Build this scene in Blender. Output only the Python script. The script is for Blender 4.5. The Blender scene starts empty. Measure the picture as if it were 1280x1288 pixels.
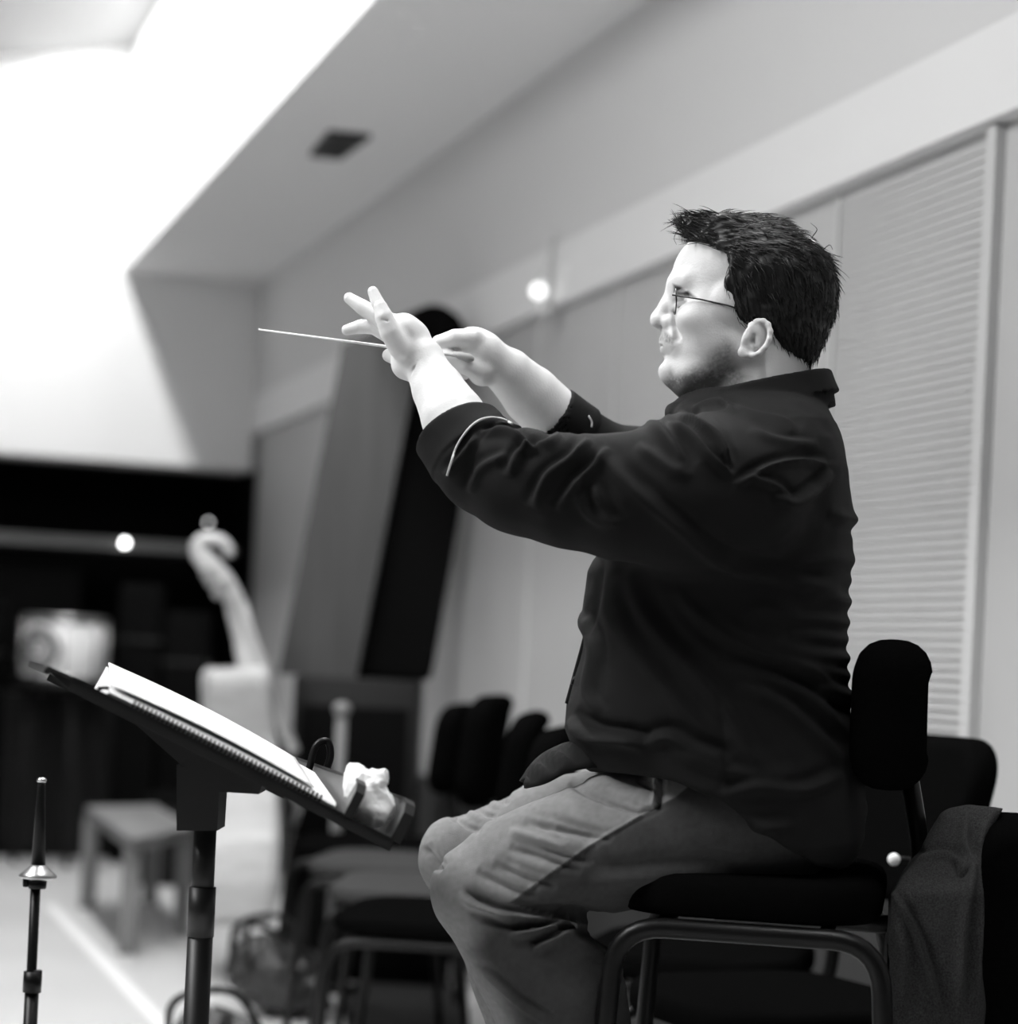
import bpy, bmesh, math, random
import numpy as np
from mathutils import Vector, Matrix

# ------------------------------------------------------------------ camera, world, light, exposure
SC = bpy.context.scene
COL = SC.collection
F = 2683.0            # focal length in pixels of a 1280 px wide frame
CX, CY = 640.0, 833.0 # where the level line of sight meets the frame
ROLL = math.radians(2.7)
CR, SR = math.cos(ROLL), math.sin(ROLL)
EYE = 0.95

cam_data = bpy.data.cameras.new('camera')
cam = bpy.data.objects.new('camera', cam_data)
COL.objects.link(cam)
cam_data.sensor_fit = 'HORIZONTAL'
cam_data.sensor_width = 36.0
cam_data.lens = F / 1280 * 36.0
cam_data.shift_y = (CY - 644) / 1280
cam_data.clip_start = 0.05
cam.matrix_world = Matrix(((CR, -SR, 0, 0), (0, 0, -1, 0), (SR, CR, 0, EYE), (0, 0, 0, 1)))
cam_data.dof.use_dof = True
cam_data.dof.focus_distance = 2.68
cam_data.dof.aperture_fstop = 2.5
SC.camera = cam

world = bpy.data.worlds.new('world')
SC.world = world
world.use_nodes = True
world.node_tree.nodes['Background'].inputs[0].default_value = (1, 1, 1, 1)
world.node_tree.nodes['Background'].inputs[1].default_value = 0.02

SC.view_settings.view_transform = 'Standard'
SC.view_settings.look = 'None'
SC.view_settings.gamma = 1.0
SC.view_settings.use_curve_mapping = False
SC.view_settings.exposure = 0.15

# room frame: s runs from the back wall towards the camera along the side wall, t runs left from the side wall
WD = (-0.3176, 0.9482)
WL = (-0.9482, -0.3176)
WP = (-1.25, 10.0)
SOF = 0.636   # depth of the soffit
def R(s, t, z=0.0):
    return Vector((WP[0] - s*WD[0] + t*WL[0], WP[1] - s*WD[1] + t*WL[1], z))

def area(name, loc, target, sx, sy, power, xdir=None):
    l = bpy.data.lights.new(name, 'AREA')
    l.shape = 'RECTANGLE'; l.size = sx; l.size_y = sy; l.energy = power
    o = bpy.data.objects.new(name, l); COL.objects.link(o)
    z = (Vector(loc) - Vector(target)).normalized()
    x = Vector(xdir) if xdir else Vector((0, 0, 1)).cross(z)
    x = (x - z*x.dot(z)).normalized()
    y = z.cross(x)
    m = Matrix((x, y, z)).transposed().to_4x4(); m.translation = Vector(loc)
    o.matrix_world = m
    return o
# long row of ceiling lamps beside the soffit, plus an unseen fill light added on the left
area('ceiling_lamp_row', R(4.6, 1.02, 3.595), R(4.6, 1.02-1.2, 0), 8.9, 0.12, 190, xdir=(WD[0], WD[1], 0))
area('hall_ceiling_lamps', (-1.2, 2.6, 3.45), (-0.2, 2.8, 0.9), 1.5, 3.2, 300)

# ------------------------------------------------------------------ helpers
def at(px, py, Y):
    xc, yc = (px - CX)/F*Y, -(py - CY)/F*Y
    return Vector((xc*CR - yc*SR, Y, EYE + xc*SR + yc*CR))

def mat(name, g, rough=0.6, metal=0.0, bump=0.0, bscale=60.0, var=0.0, vscale=4.0, spec=0.5, sheen=0.0, emit=0.0, stretch=None, attr=None):
    m = bpy.data.materials.new(name); m.use_nodes = True
    nt = m.node_tree; b = nt.nodes['Principled BSDF']
    c = g if isinstance(g, tuple) else (g, g, g)
    b.inputs['Base Color'].default_value = (*c, 1)
    b.inputs['Roughness'].default_value = rough
    b.inputs['Metallic'].default_value = metal
    b.inputs['Specular IOR Level'].default_value = spec
    if sheen: b.inputs['Sheen Weight'].default_value = sheen; b.inputs['Sheen Roughness'].default_value = 0.5
    tc = nt.nodes.new('ShaderNodeTexCoord')
    src = tc.outputs['Object']
    if stretch:
        mp = nt.nodes.new('ShaderNodeMapping'); mp.inputs['Scale'].default_value = stretch
        nt.links.new(src, mp.inputs['Vector']); src = mp.outputs['Vector']
    if attr:
        at_ = nt.nodes.new('ShaderNodeAttribute'); at_.attribute_name = attr
        nt.links.new(at_.outputs['Color'], b.inputs['Base Color'])
    elif var:
        n = nt.nodes.new('ShaderNodeTexNoise'); n.inputs['Scale'].default_value = vscale; n.inputs['Detail'].default_value = 5
        nt.links.new(src, n.inputs['Vector'])
        r = nt.nodes.new('ShaderNodeMapRange')
        r.inputs['From Min'].default_value = 0.3; r.inputs['From Max'].default_value = 0.7
        r.inputs['To Min'].default_value = max(0, c[0]*(1-var)); r.inputs['To Max'].default_value = min(1, c[0]*(1+var))
        nt.links.new(n.outputs['Fac'], r.inputs['Value']); nt.links.new(r.outputs['Result'], b.inputs['Base Color'])
    if bump:
        n = nt.nodes.new('ShaderNodeTexNoise'); n.inputs['Scale'].default_value = bscale; n.inputs['Detail'].default_value = 6
        nt.links.new(src, n.inputs['Vector'])
        bp = nt.nodes.new('ShaderNodeBump'); bp.inputs['Strength'].default_value = bump; bp.inputs['Distance'].default_value = 0.005
        nt.links.new(n.outputs['Fac'], bp.inputs['Height']); nt.links.new(bp.outputs['Normal'], b.inputs['Normal'])
    if emit:
        b.inputs['Emission Color'].default_value = (1, 1, 1, 1); b.inputs['Emission Strength'].default_value = emit
    return m

def mesh_obj(name, verts, faces, m, parent=None, smooth=False):
    me = bpy.data.meshes.new(name); me.from_pydata([tuple(v) for v in verts], [], faces); me.update()
    bm = bmesh.new(); bm.from_mesh(me); bmesh.ops.recalc_face_normals(bm, faces=bm.faces); bm.to_mesh(me); bm.free()
    if smooth: me.polygons.foreach_set('use_smooth', [True]*len(me.polygons))
    o = bpy.data.objects.new(name, me); COL.objects.link(o)
    if m: me.materials.append(m)
    if parent: o.parent = parent; o.matrix_parent_inverse = parent.matrix_world.inverted()
    return o

def empty(name, loc, rz=0.0):
    o = bpy.data.objects.new(name, None); COL.objects.link(o)
    o.location = loc; o.rotation_euler = (0, 0, rz)
    o.matrix_world = Matrix.Translation(Vector(loc)) @ Matrix.Rotation(rz, 4, 'Z')
    return o

def tag(o, label=None, cat=None, group=None, kind=None):
    if label: o['label'] = label
    if cat: o['category'] = cat
    if group: o['group'] = group
    if kind: o['kind'] = kind
    return o

class MB:
    """collects shapes in one mesh"""
    def __init__(s): s.v = []; s.f = []; s.sm = []
    def add(s, vs, fs, smooth=False):
        n = len(s.v); s.v += [Vector(v) for v in vs]; s.f += [[i+n for i in f] for f in fs]; s.sm += [smooth]*len(fs); return s
    def box(s, c, size, M=None, bev=0.0, seg=2):
        bm = bmesh.new(); bmesh.ops.create_cube(bm, size=1.0)
        bmesh.ops.scale(bm, vec=Vector(size), verts=bm.verts)
        if bev: bmesh.ops.bevel(bm, geom=list(bm.edges), offset=bev, segments=seg, profile=0.5, affect='EDGES')
        T = Matrix.Translation(Vector(c)) @ (M.to_4x4() if M else Matrix.Identity(4))
        bm.verts.index_update()
        s.add([T @ v.co for v in bm.verts], [[v.index for v in f.verts] for f in bm.faces], bool(bev)); bm.free(); return s
    def hexa(s, p):  # eight corners: bottom four, top four
        return s.add(p, [(0,1,2,3), (4,5,6,7), (0,1,5,4), (1,2,6,5), (2,3,7,6), (3,0,4,7)])
    def tube(s, pts, r, n=12, closed=False, flat=None):
        pts = [Vector(p) for p in pts]; N = len(pts)
        rs = r if isinstance(r, (list, tuple)) else [r]*N
        up = Vector((0.13, 0.2, 1)).normalized(); vs = []; fs = []
        t0 = (pts[1]-pts[0]).normalized()
        x = t0.cross(up);
        if x.length < 1e-3: x = t0.cross(Vector((1, 0, 0)))
        x.normalize()
        for i in range(N):
            a = pts[i-1] if i or closed else pts[0]; b = pts[(i+1) % N] if i < N-1 or closed else pts[-1]
            t = (b-a).normalized(); x = (x - t*x.dot(t)).normalized(); y = t.cross(x)
            for k in range(n):
                an = 2*math.pi*k/n
                vs.append(pts[i] + (x*math.cos(an) + y*math.sin(an)*(flat or 1))*rs[i])
        for i in range(N if closed else N-1):
            for k in range(n):
                j = (i+1) % N
                fs.append((i*n+k, i*n+(k+1) % n, j*n+(k+1) % n, j*n+k))
        if not closed: fs += [tuple(range(n)), tuple((N-1)*n+k for k in range(n))]
        return s.add(vs, fs, True)
    def lathe(s, c, prof, n=32, M=None):
        vs = []; fs = []; M = M or Matrix.Identity(3)
        for (r, z) in prof:
            for k in range(n):
                a = 2*math.pi*k/n; vs.append(Vector(c) + M @ Vector((r*math.cos(a), r*math.sin(a), z)))
        for i in range(len(prof)-1):
            for k in range(n): fs.append((i*n+k, i*n+(k+1) % n, (i+1)*n+(k+1) % n, (i+1)*n+k))
        fs += [tuple(range(n)), tuple((len(prof)-1)*n+k for k in range(n))]
        return s.add(vs, fs, True)
    def ball(s, c, r, n=20, sc=(1, 1, 1)):
        m = n//2; prof = [(max(1e-4, math.sin(math.pi*i/m)), -math.cos(math.pi*i/m)) for i in range(m+1)]
        vs = []; fs = []
        for (q, z) in prof:
            for k in range(n):
                a = 2*math.pi*k/n; vs.append(Vector(c) + Vector((q*math.cos(a)*sc[0], q*math.sin(a)*sc[1], z*sc[2]))*r)
        for i in range(m):
            for k in range(n): fs.append((i*n+k, i*n+(k+1) % n, (i+1)*n+(k+1) % n, (i+1)*n+k))
        return s.add(vs, fs, True)
    def prism(s, poly, dvec):   # planar polygon of 3-D points, pushed along dvec
        n = len(poly); p = [Vector(q) for q in poly]; q = [a + Vector(dvec) for a in p]
        return s.add(p+q, [tuple(range(n)), tuple(range(n, 2*n))] + [(i, (i+1) % n, n+(i+1) % n, n+i) for i in range(n)])
    def build(s, name, m, parent=None, weld=False):
        o = mesh_obj(name, s.v, s.f, m, parent)
        o.data.polygons.foreach_set('use_smooth', s.sm)
        if any(s.sm) and not all(s.sm): pass
        return o

def smooth_path(pts, k=6):
    pts = [Vector(p) for p in pts]; out = []
    P = [pts[0]*2-pts[1]] + pts + [pts[-1]*2-pts[-2]]
    for i in range(1, len(P)-2):
        for j in range(k):
            t = j/k; a, b, c, d = P[i-1:i+3]
            out.append(0.5*((2*b) + (c-a)*t + (2*a-5*b+4*c-d)*t*t + (3*b-a-3*c+d)*t**3))
    out.append(pts[-1]); return out

def round_path(pts, r=0.04, k=6):   # straight runs with rounded corners
    pts = [Vector(p) for p in pts]; out = [pts[0]]
    for i in range(1, len(pts)-1):
        a, b, c = pts[i-1], pts[i], pts[i+1]
        u = (a-b); w = (c-b); q = min(r, u.length*.45, w.length*.45)
        p0 = b + u.normalized()*q; p1 = b + w.normalized()*q
        for j in range(k+1):
            t = j/k; out.append(p0*(1-t)**2 + b*2*t*(1-t) + p1*t*t)
    out.append(pts[-1]); return out

def copy_tree(o, parent=None):
    c = o.copy(); COL.objects.link(c)
    if parent: c.parent = parent
    for ch in [x for x in bpy.data.objects if x.parent == o]: copy_tree(ch, c)
    return c

# ------------------------------------------------------------------ materials of the room
M_wallwhite = mat('painted_plaster', 0.80, 0.75, bump=0.15, bscale=300)
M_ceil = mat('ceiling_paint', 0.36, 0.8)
M_wall = mat('side_wall_paint', 0.66, 0.7, bump=0.1, bscale=250)
M_band = mat('wall_band_paint', 0.80, 0.6)
M_panel = mat('acoustic_panel', 0.50, 0.6, var=0.05, vscale=1.5)
M_strip = mat('panel_strip', 0.58, 0.5)
M_floor = mat('linoleum_floor', 0.60, 0.38, var=0.06, vscale=2.2, bump=0.05, bscale=40)
M_darkwall = mat('dark_lower_wall', 0.004, 0.7, spec=.03)
M_vent = mat('vent_metal', 0.05, 0.5)
M_tape = mat('floor_tape', 0.85, 0.5)
M_black = mat('black_enamel', 0.004, 0.38, spec=.22)
M_blackm = mat('black_matte', 0.004, 0.75, spec=.03)
M_fabric = mat('black_upholstery', 0.0035, 0.95, bump=0.5, bscale=900, spec=0.0)
M_seat = mat('grey_upholstery', 0.055, 0.95, bump=0.4, bscale=700, spec=0.0)
M_chrome = mat('bare_steel', 0.6, 0.25, metal=1.0)
M_darkwood = mat('stained_dark_wood', 0.055, 0.42, var=0.35, vscale=5, stretch=(6, 6, 1))
# ------------------------------------------------------------------ room shell
def quadbox(name, s0, s1, t0, t1, z0, z1, m, kind='structure', parent=None):
    p = [R(s0,t0,z0), R(s1,t0,z0), R(s1,t1,z0), R(s0,t1,z0), R(s0,t0,z1), R(s1,t0,z1), R(s1,t1,z1), R(s0,t1,z1)]
    o = MB().hexa(p).build(name, m, parent)
    if kind and not parent: o['kind'] = kind
    return o

quadbox('floor', -1.2, 11.0, -0.3, 9.0, -0.1, 0.0, M_floor)
quadbox('wall_right', -0.3, 10.5, -0.25, -0.03, 0.0, 1.96, M_panel)
# upper plaster wall
quadbox('wall_right_upper', -0.3, 10.5, -0.25, 0.0, 2.13, 2.66, M_wall)
quadbox('trim_band', -0.3, 10.5, -0.25, 0.012, 1.96, 2.13, M_band)  # paler raised band between the panels and the upper wall
quadbox('baseboard_right', -0.0, 10.5, -0.03, -0.005, 0.0, 0.56, mat('dark_dado', .03, .6))  # dark band added along the foot of the side wall
# soffit: a box that hangs along the side wall
quadbox('ceiling_soffit', -0.3, 10.5, -0.25, SOF, 2.66, 3.95, mat('soffit_paint', .88, .75))
# sloping main ceiling
def ceil_z(t): return 3.69 - (t-SOF)*0.2
p = [R(-0.3,SOF,ceil_z(SOF)), R(10.5,SOF,ceil_z(SOF)), R(10.5,3,ceil_z(3)), R(-0.3,3,ceil_z(3))]
p += [q + Vector((0,0,.1)) for q in p]
MB().hexa(p).build('ceiling', M_ceil)['kind'] = 'structure'
quadbox('ceiling_far_side', -0.3, 10.5, 3.0, 9.0, ceil_z(3), ceil_z(3)+0.1, M_ceil)
# back wall: white above, dark alcove below
quadbox('wall_back', -0.3, 0.0, 0.0, 9.0, 1.79, 3.95, M_wallwhite)
quadbox('wall_back_lower', -0.9, -0.8, -0.1, 9.0, 0.0, 1.9, M_darkwall)
quadbox('wall_back_return', -0.8, 0.0, -0.06, -0.02, 0.0, 1.79, M_darkwall)
quadbox('ceiling_alcove', -0.9, -0.3, -0.1, 9.0, 1.79, 1.9, M_darkwall)
quadbox('wall_left', -0.9, 11.0, 9.0, 9.1, 0.0, 3.95, M_wallwhite)

# panel joints and frame strips on the side wall: s position of each strip
def wall_s(px):   # where a pixel column meets the side wall
    k = (px-640)/F
    Y = 2.10/(k + 0.335)
    return (10 - Y)/0.9482
for i, px in enumerate((1208,)):
    s = wall_s(px)
    quadbox('trim_%d' % (i+1), s-0.012, s+0.022, -0.03, -0.008, 0.09, 1.955, M_strip)
for i, px in enumerate((1014, 745, 648)):
    s = wall_s(px)
    quadbox('trim_%d' % (i+2), s-0.006, s+0.006, -0.03, -0.022, 0.09, 1.955, M_strip)
# slotted acoustic board between two joints: ribs standing proud of the wall
sa, sb = wall_s(1013), wall_s(1195)
mb = MB()
z = 0.12
while z < 1.93:
    p = [R(sa+.01,-.03,z), R(sb,-.03,z), R(sb,-.0262,z), R(sa+.01,-.0262,z), R(sa+.01,-.03,z+.009), R(sb,-.03,z+.009), R(sb,-.0262,z+.009), R(sa+.01,-.0262,z+.009)]
    mb.hexa(p); z += 0.019
mb.build('wall_right_slotted_board', M_panel)['kind'] = 'structure'

# ceiling vent in the soffit
def on_plane_z(px, py, z):
    a = at(px, py, 1.0); k = (z-EYE)/(a.z-EYE); return Vector((a.x*k, k, z))
v = empty('ceiling_vent', on_plane_z(428, 181, 2.66))
c = [on_plane_z(x, y, 2.655) for x, y in ((390,193), (413,165), (466,170), (428,197))]
c = [v.location + (q - v.location)*1.0 for q in c]
mb = MB(); mb.hexa([q - Vector((0,0,.012)) for q in c] + [q + Vector((0,0,.004)) for q in c]); mb.build('vent_frame', M_vent, v)
mb = MB()
for i in range(6):
    t = (i+.8)/6.6
    a = c[0].lerp(c[1], t); b = c[3].lerp(c[2], t); a, b = a.lerp(b, .08), b.lerp(a, .08)
    mb.tube([a - Vector((0,0,.016)), b - Vector((0,0,.016))], 0.004, 6)
mb.build('slat', mat('vent_slat', .08, .5), v)
tag(v, 'small dark rectangular air vent in the underside of the soffit', 'vent')
# recessed openings high on the lit face
def on_face(px, py, t=SOF):
    k = (px-640)/F; a = at(px, py, 1.0)
    # face plane: normal WL
    n = Vector((WL[0], WL[1], 0)); p0 = R(0, t, 0); d = Vector((a.x, 1.0, 0)); q = n.dot(p0)/n.dot(d)
    return Vector((a.x*q, q, EYE + (a.z-EYE)*q))
for nm, pts, lab in (('wall_slot', ((176,112),(185,102),(184,130),(175,138)), 'small grey louvre high on the bright soffit face, nearer the back wall'),
                ('wall_slot', ((255,-14),(272,-20),(266,8),(252,18)), 'dark louvre at the top edge of the bright soffit face')):
    c = [on_face(x, y) for x, y in pts]; off = Vector((WL[0], WL[1], 0))*0.006
    o = MB().hexa([q - off for q in c] + [q + off for q in c]).build(nm, mat('louvre', 0.25 if pts[0][0] < 200 else .05, .6))
    tag(o, lab, 'louvre', 'louvres on the soffit face')

# white tape line on the floor
a = on_plane_z(62, 1138, 0); b = on_plane_z(215, 1300, 0)
w = Vector((0.02, 0.004, 0))
o = MB().hexa([a-w, a+w, b+w, b-w] + [q + Vector((0,0,.001)) for q in (a-w, a+w, b+w, b-w)]).build('floor_tape', M_tape)
tag(o, 'white tape line stuck along the pale floor', 'tape')

# small round lamp on the wall band with its pipe
def on_wall(px, py, t=0.0):
    return on_face(px, py, t)
c = on_wall(677, 366, 0.06)
lamp = empty('wall_lamp', c)
MB().ball(c, 0.024, 20).build('lamp_globe', mat('lit_globe', .9, .4, emit=1.2), lamp)
w0 = on_wall(694, 372, 0.012)
q = Matrix.Rotation(math.atan2(WD[0], -WD[1])*-1, 3, 'Z')
MB().box(w0 + Vector((WL[0],WL[1],0))*.02, (.04,.04,.12), None, .006).build('lamp_base', M_wall, lamp)
MB().tube([w0 + Vector((WL[0],WL[1],0))*.02, on_wall(702, 296, .012)+Vector((WL[0],WL[1],0))*.015], .008, 8).build('conduit', M_wall, lamp)
tag(lamp, 'small glowing round lamp fixed to the pale wall band', 'lamp')
# ------------------------------------------------------------------ sculpting with distance fields
# Figure units: 1 unit = 1 mm-ish (2.75/F m). u right, v down, w away from the camera, measured at the depth of the figure.
Y0 = 2.75
US = Y0 / F
def fig(u, v, w):
    p = at(u, v, Y0); return Vector((p.x, Y0 + w*US, p.z))
def q(px, py, w):   # figure coordinates of what shows at pixel px, py when it stands w behind the middle plane
    k = (Y0 + w*US)/Y0
    return np.array([CX + (px-CX)*k, CY + (py-CY)*k, w], dtype=np.float32)

def smin(a, b, k):
    if k <= 0: return np.minimum(a, b)
    h = np.maximum(k - np.abs(a-b), 0)/k
    return np.minimum(a, b) - h*h*k*0.25
def smax(a, b, k): return -smin(-a, -b, k)

class Field:
    def __init__(s, lo, hi, h):
        s.lo = np.array(lo, np.float32); s.h = h
        s.n = np.ceil((np.array(hi)-s.lo)/h).astype(int)+1
        s.D = np.full(s.n, 60.0, np.float32)
        s.ax = [s.lo[i] + np.arange(s.n[i], dtype=np.float32)*h for i in range(3)]
    def win(s, lo, hi):
        a = np.clip(np.floor((np.array(lo)-s.lo)/s.h).astype(int), 0, s.n); b = np.clip(np.ceil((np.array(hi)-s.lo)/s.h).astype(int)+1, 0, s.n)
        sl = tuple(slice(a[i], b[i]) for i in range(3))
        return sl, s.ax[0][sl[0]][:, None, None], s.ax[1][sl[1]][None, :, None], s.ax[2][sl[2]][None, None, :]
    def put(s, sl, d, k, mode):
        if s.D[sl].size == 0: return
        if mode == 'add': s.D[sl] = smin(s.D[sl], d, k)
        elif mode == 'sub': s.D[sl] = smax(s.D[sl], -d, k)
        else: s.D[sl] = smax(s.D[sl], d, k)
    def cone(s, a, b, ra, rb, k=8, mode='add', sw=1.0):   # tapered capsule, sw squashes it in depth
        a = np.array(a, np.float32); b = np.array(b, np.float32); m = max(ra, rb)*max(1, sw) + k + 14
        sl, X, Y, Z = s.win(np.minimum(a, b)-m, np.maximum(a, b)+m)
        ab = b-a; L = max(float(ab @ ab), 1e-6)
        t = np.clip(((X-a[0])*ab[0] + (Y-a[1])*ab[1] + (Z-a[2])*ab[2])/L, 0, 1)
        d = np.sqrt((X-a[0]-t*ab[0])**2 + (Y-a[1]-t*ab[1])**2 + ((Z-a[2]-t*ab[2])/sw)**2) - (ra + (rb-ra)*t)
        s.put(sl, d.astype(np.float32), k, mode); return s
    def chain(s, pts, rs, k=8, mode='add', sw=1.0):   # one bent limb: segments joined without swelling at the joints
        P_ = np.array(pts, np.float32); m = max(rs)*max(1, sw) + k + 14
        sl, X, Y, Z = s.win(P_.min(0)-m, P_.max(0)+m); best = None
        for i in range(len(P_)-1):
            a, b = P_[i], P_[i+1]; ab = b-a; L = max(float(ab @ ab), 1e-6)
            t = np.clip(((X-a[0])*ab[0] + (Y-a[1])*ab[1] + (Z-a[2])*ab[2])/L, 0, 1)
            d = np.sqrt((X-a[0]-t*ab[0])**2 + (Y-a[1]-t*ab[1])**2 + ((Z-a[2]-t*ab[2])/sw)**2) - (rs[i] + (rs[i+1]-rs[i])*t)
            best = d if best is None else smin(best, d, min(rs)*.12)
        s.put(sl, best.astype(np.float32), k, mode); return s
    def ell(s, c, r, k=8, mode='add', ang=0.0, axw=0.0):   # ellipsoid, ang turns it in the u-v plane, axw turns it in the u-w plane
        c = np.array(c, np.float32); m = max(r)*1.35 + k*2 + 14
        sl, X, Y, Z = s.win(c-m, c+m)
        x, y, z = X-c[0], Y-c[1], Z-c[2]
        if ang: ca, sa_ = math.cos(ang), math.sin(ang); x, y = x*ca + y*sa_, -x*sa_ + y*ca
        if axw: ca, sa_ = math.cos(axw), math.sin(axw); x, z = x*ca + z*sa_, -x*sa_ + z*ca
        k0 = np.sqrt((x/r[0])**2 + (y/r[1])**2 + (z/r[2])**2); k1 = np.sqrt((x/r[0]**2)**2 + (y/r[1]**2)**2 + (z/r[2]**2)**2) + 1e-6
        s.put(sl, (k0*(k0-1)/k1).astype(np.float32), k, mode); return s
    def fn(s, f, lo, hi, k=8, mode='add'):
        sl, X, Y, Z = s.win(lo, hi); s.put(sl, f(X, Y, Z).astype(np.float32), k, mode); return s
    def mesh(s):
        D = s.D; ins = D < 0
        nx, ny, nz = D.shape
        c = np.zeros((nx-1, ny-1, nz-1), np.int8)
        for i in (0, 1):
            for j in (0, 1):
                for l in (0, 1): c += ins[i:nx-1+i, j:ny-1+j, l:nz-1+l]
        act = (c > 0) & (c < 8)
        I = np.argwhere(act); idx = np.full(act.shape, -1, np.int32); idx[act] = np.arange(len(I))
        P = np.zeros((len(I), 3)); W = np.zeros(len(I))
        corners = [(i, j, l) for i in (0, 1) for j in (0, 1) for l in (0, 1)]
        for a in corners:
            for ax in range(3):
                if a[ax] == 0:
                    b = list(a); b[ax] = 1
                    va = D[I[:,0]+a[0], I[:,1]+a[1], I[:,2]+a[2]]; vb = D[I[:,0]+b[0], I[:,1]+b[1], I[:,2]+b[2]]
                    m = (va < 0) != (vb < 0); t = va[m]/(va[m]-vb[m])
                    q_ = np.tile(np.array(a, float), (m.sum(), 1)); q_[:, ax] += t
                    P[m] += q_; W[m] += 1
        P = P/W[:, None] + I
        faces = []
        for ax in range(3):
            sl0 = [slice(None)]*3; sl1 = [slice(None)]*3; sl0[ax] = slice(0, -1); sl1[ax] = slice(1, None)
            m = ins[tuple(sl0)] != ins[tuple(sl1)]
            E = np.argwhere(m); o1, o2 = [a for a in range(3) if a != ax]
            ok = (E[:, o1] > 0) & (E[:, o2] > 0) & (E[:, o1] < D.shape[o1]-1) & (E[:, o2] < D.shape[o2]-1); E = E[ok]
            flip = ins[E[:,0], E[:,1], E[:,2]]
            qv = []
            for (d1, d2) in ((1, 1), (0, 1), (0, 0), (1, 0)):
                K = E.copy(); K[:, o1] -= d1; K[:, o2] -= d2; qv.append(idx[K[:,0], K[:,1], K[:,2]])
            Q = np.stack(qv, 1)
            if ax == 1: flip = ~flip
            Q[flip] = Q[flip][:, ::-1]
            faces.append(Q)
        return s.lo + P*s.h, np.concatenate(faces)[:, ::-1].copy()

def normals(V, Q):
    n = np.cross(V[Q[:,2]]-V[Q[:,0]], V[Q[:,3]]-V[Q[:,1]]); N = np.zeros_like(V)
    for i in range(4): np.add.at(N, Q[:, i], n)
    return N/(np.linalg.norm(N, axis=1)[:, None]+1e-9)
def relax(V, Q, it=2, lam=0.5):
    for _ in range(it):
        S = np.zeros_like(V); C = np.zeros(len(V))
        for a, b in ((0,1),(1,2),(2,3),(3,0)):
            np.add.at(S, Q[:,a], V[Q[:,b]]); np.add.at(C, Q[:,a], 1); np.add.at(S, Q[:,b], V[Q[:,a]]); np.add.at(C, Q[:,b], 1)
        V = V + (S/C[:,None]-V)*lam
    return V
def pix(V):     # where figure coordinates show in the photograph's frame (used to lay folds along the cloth)
    k = Y0/(Y0 + V[:,2]*US); return CX + (V[:,0]-CX)*k, CY + (V[:,1]-CY)*k
def seg_dist(x, y, pts):
    best = np.full(len(x), 1e9); tt = np.zeros(len(x)); L = [0]
    for i in range(len(pts)-1): L.append(L[-1] + math.dist(pts[i], pts[i+1]))
    side = np.zeros(len(x))
    for i in range(len(pts)-1):
        ax_, ay = pts[i]; dx, dy = pts[i+1][0]-ax_, pts[i+1][1]-ay; l2 = dx*dx+dy*dy+1e-9
        t = np.clip(((x-ax_)*dx + (y-ay)*dy)/l2, 0, 1)
        d = np.hypot(x-ax_-t*dx, y-ay-t*dy); m = d < best
        best[m] = d[m]; tt[m] = (L[i] + t[m]*math.sqrt(l2))/L[-1]
        side[m] = np.sign((x[m]-ax_)*dy - (y[m]-ay)*dx)
    return best, tt, side
def fold(V, N, pts, amp, wid, near=True, groove=0.6):
    """raise a rounded crease along a line on the cloth, with a hollow beside it"""
    x, y = pix(V); xs = [p[0] for p in pts]; ys = [p[1] for p in pts]; R_ = wid*4
    m = np.where((x > min(xs)-R_) & (x < max(xs)+R_) & (y > min(ys)-R_) & (y < max(ys)+R_) & ((N[:,2] < 0.35) if near else True))[0]
    if len(m) == 0: return V
    sp = [tuple(p)[:2] for p in smooth_path([(a, b, 0) for a, b in pts], 5)] if len(pts) > 2 else pts
    d, t, sd = seg_dist(x[m], y[m], sp)
    taper = np.clip(np.minimum(t, 1-t)*5, 0, 1)**0.7
    a = amp*taper*(np.exp(-(d/wid)**2) - groove*np.exp(-((d-1.9*wid)/wid)**2)*(0.5+0.5*sd))
    V = V.copy(); V[m] += N[m]*a[:, None]; return V
def vnoise(V, scale, seed=0):
    rs = np.random.RandomState(seed); T = rs.rand(32, 32, 32)
    p = V/scale + 100; i = np.floor(p).astype(int); f = p-i; f = f*f*(3-2*f); out = 0
    for a in (0, 1):
        for b in (0, 1):
            for c in (0, 1):
                w = (f[:,0] if a else 1-f[:,0])*(f[:,1] if b else 1-f[:,1])*(f[:,2] if c else 1-f[:,2])
                out = out + w*T[(i[:,0]+a) % 32, (i[:,1]+b) % 32, (i[:,2]+c) % 32]
    return out*2-1
def to_world(V):
    xc, yc = (V[:,0]-CX)*US, -(V[:,1]-CY)*US
    return np.stack([xc*CR - yc*SR, Y0 + V[:,2]*US, EYE + xc*SR + yc*CR], 1)
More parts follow.
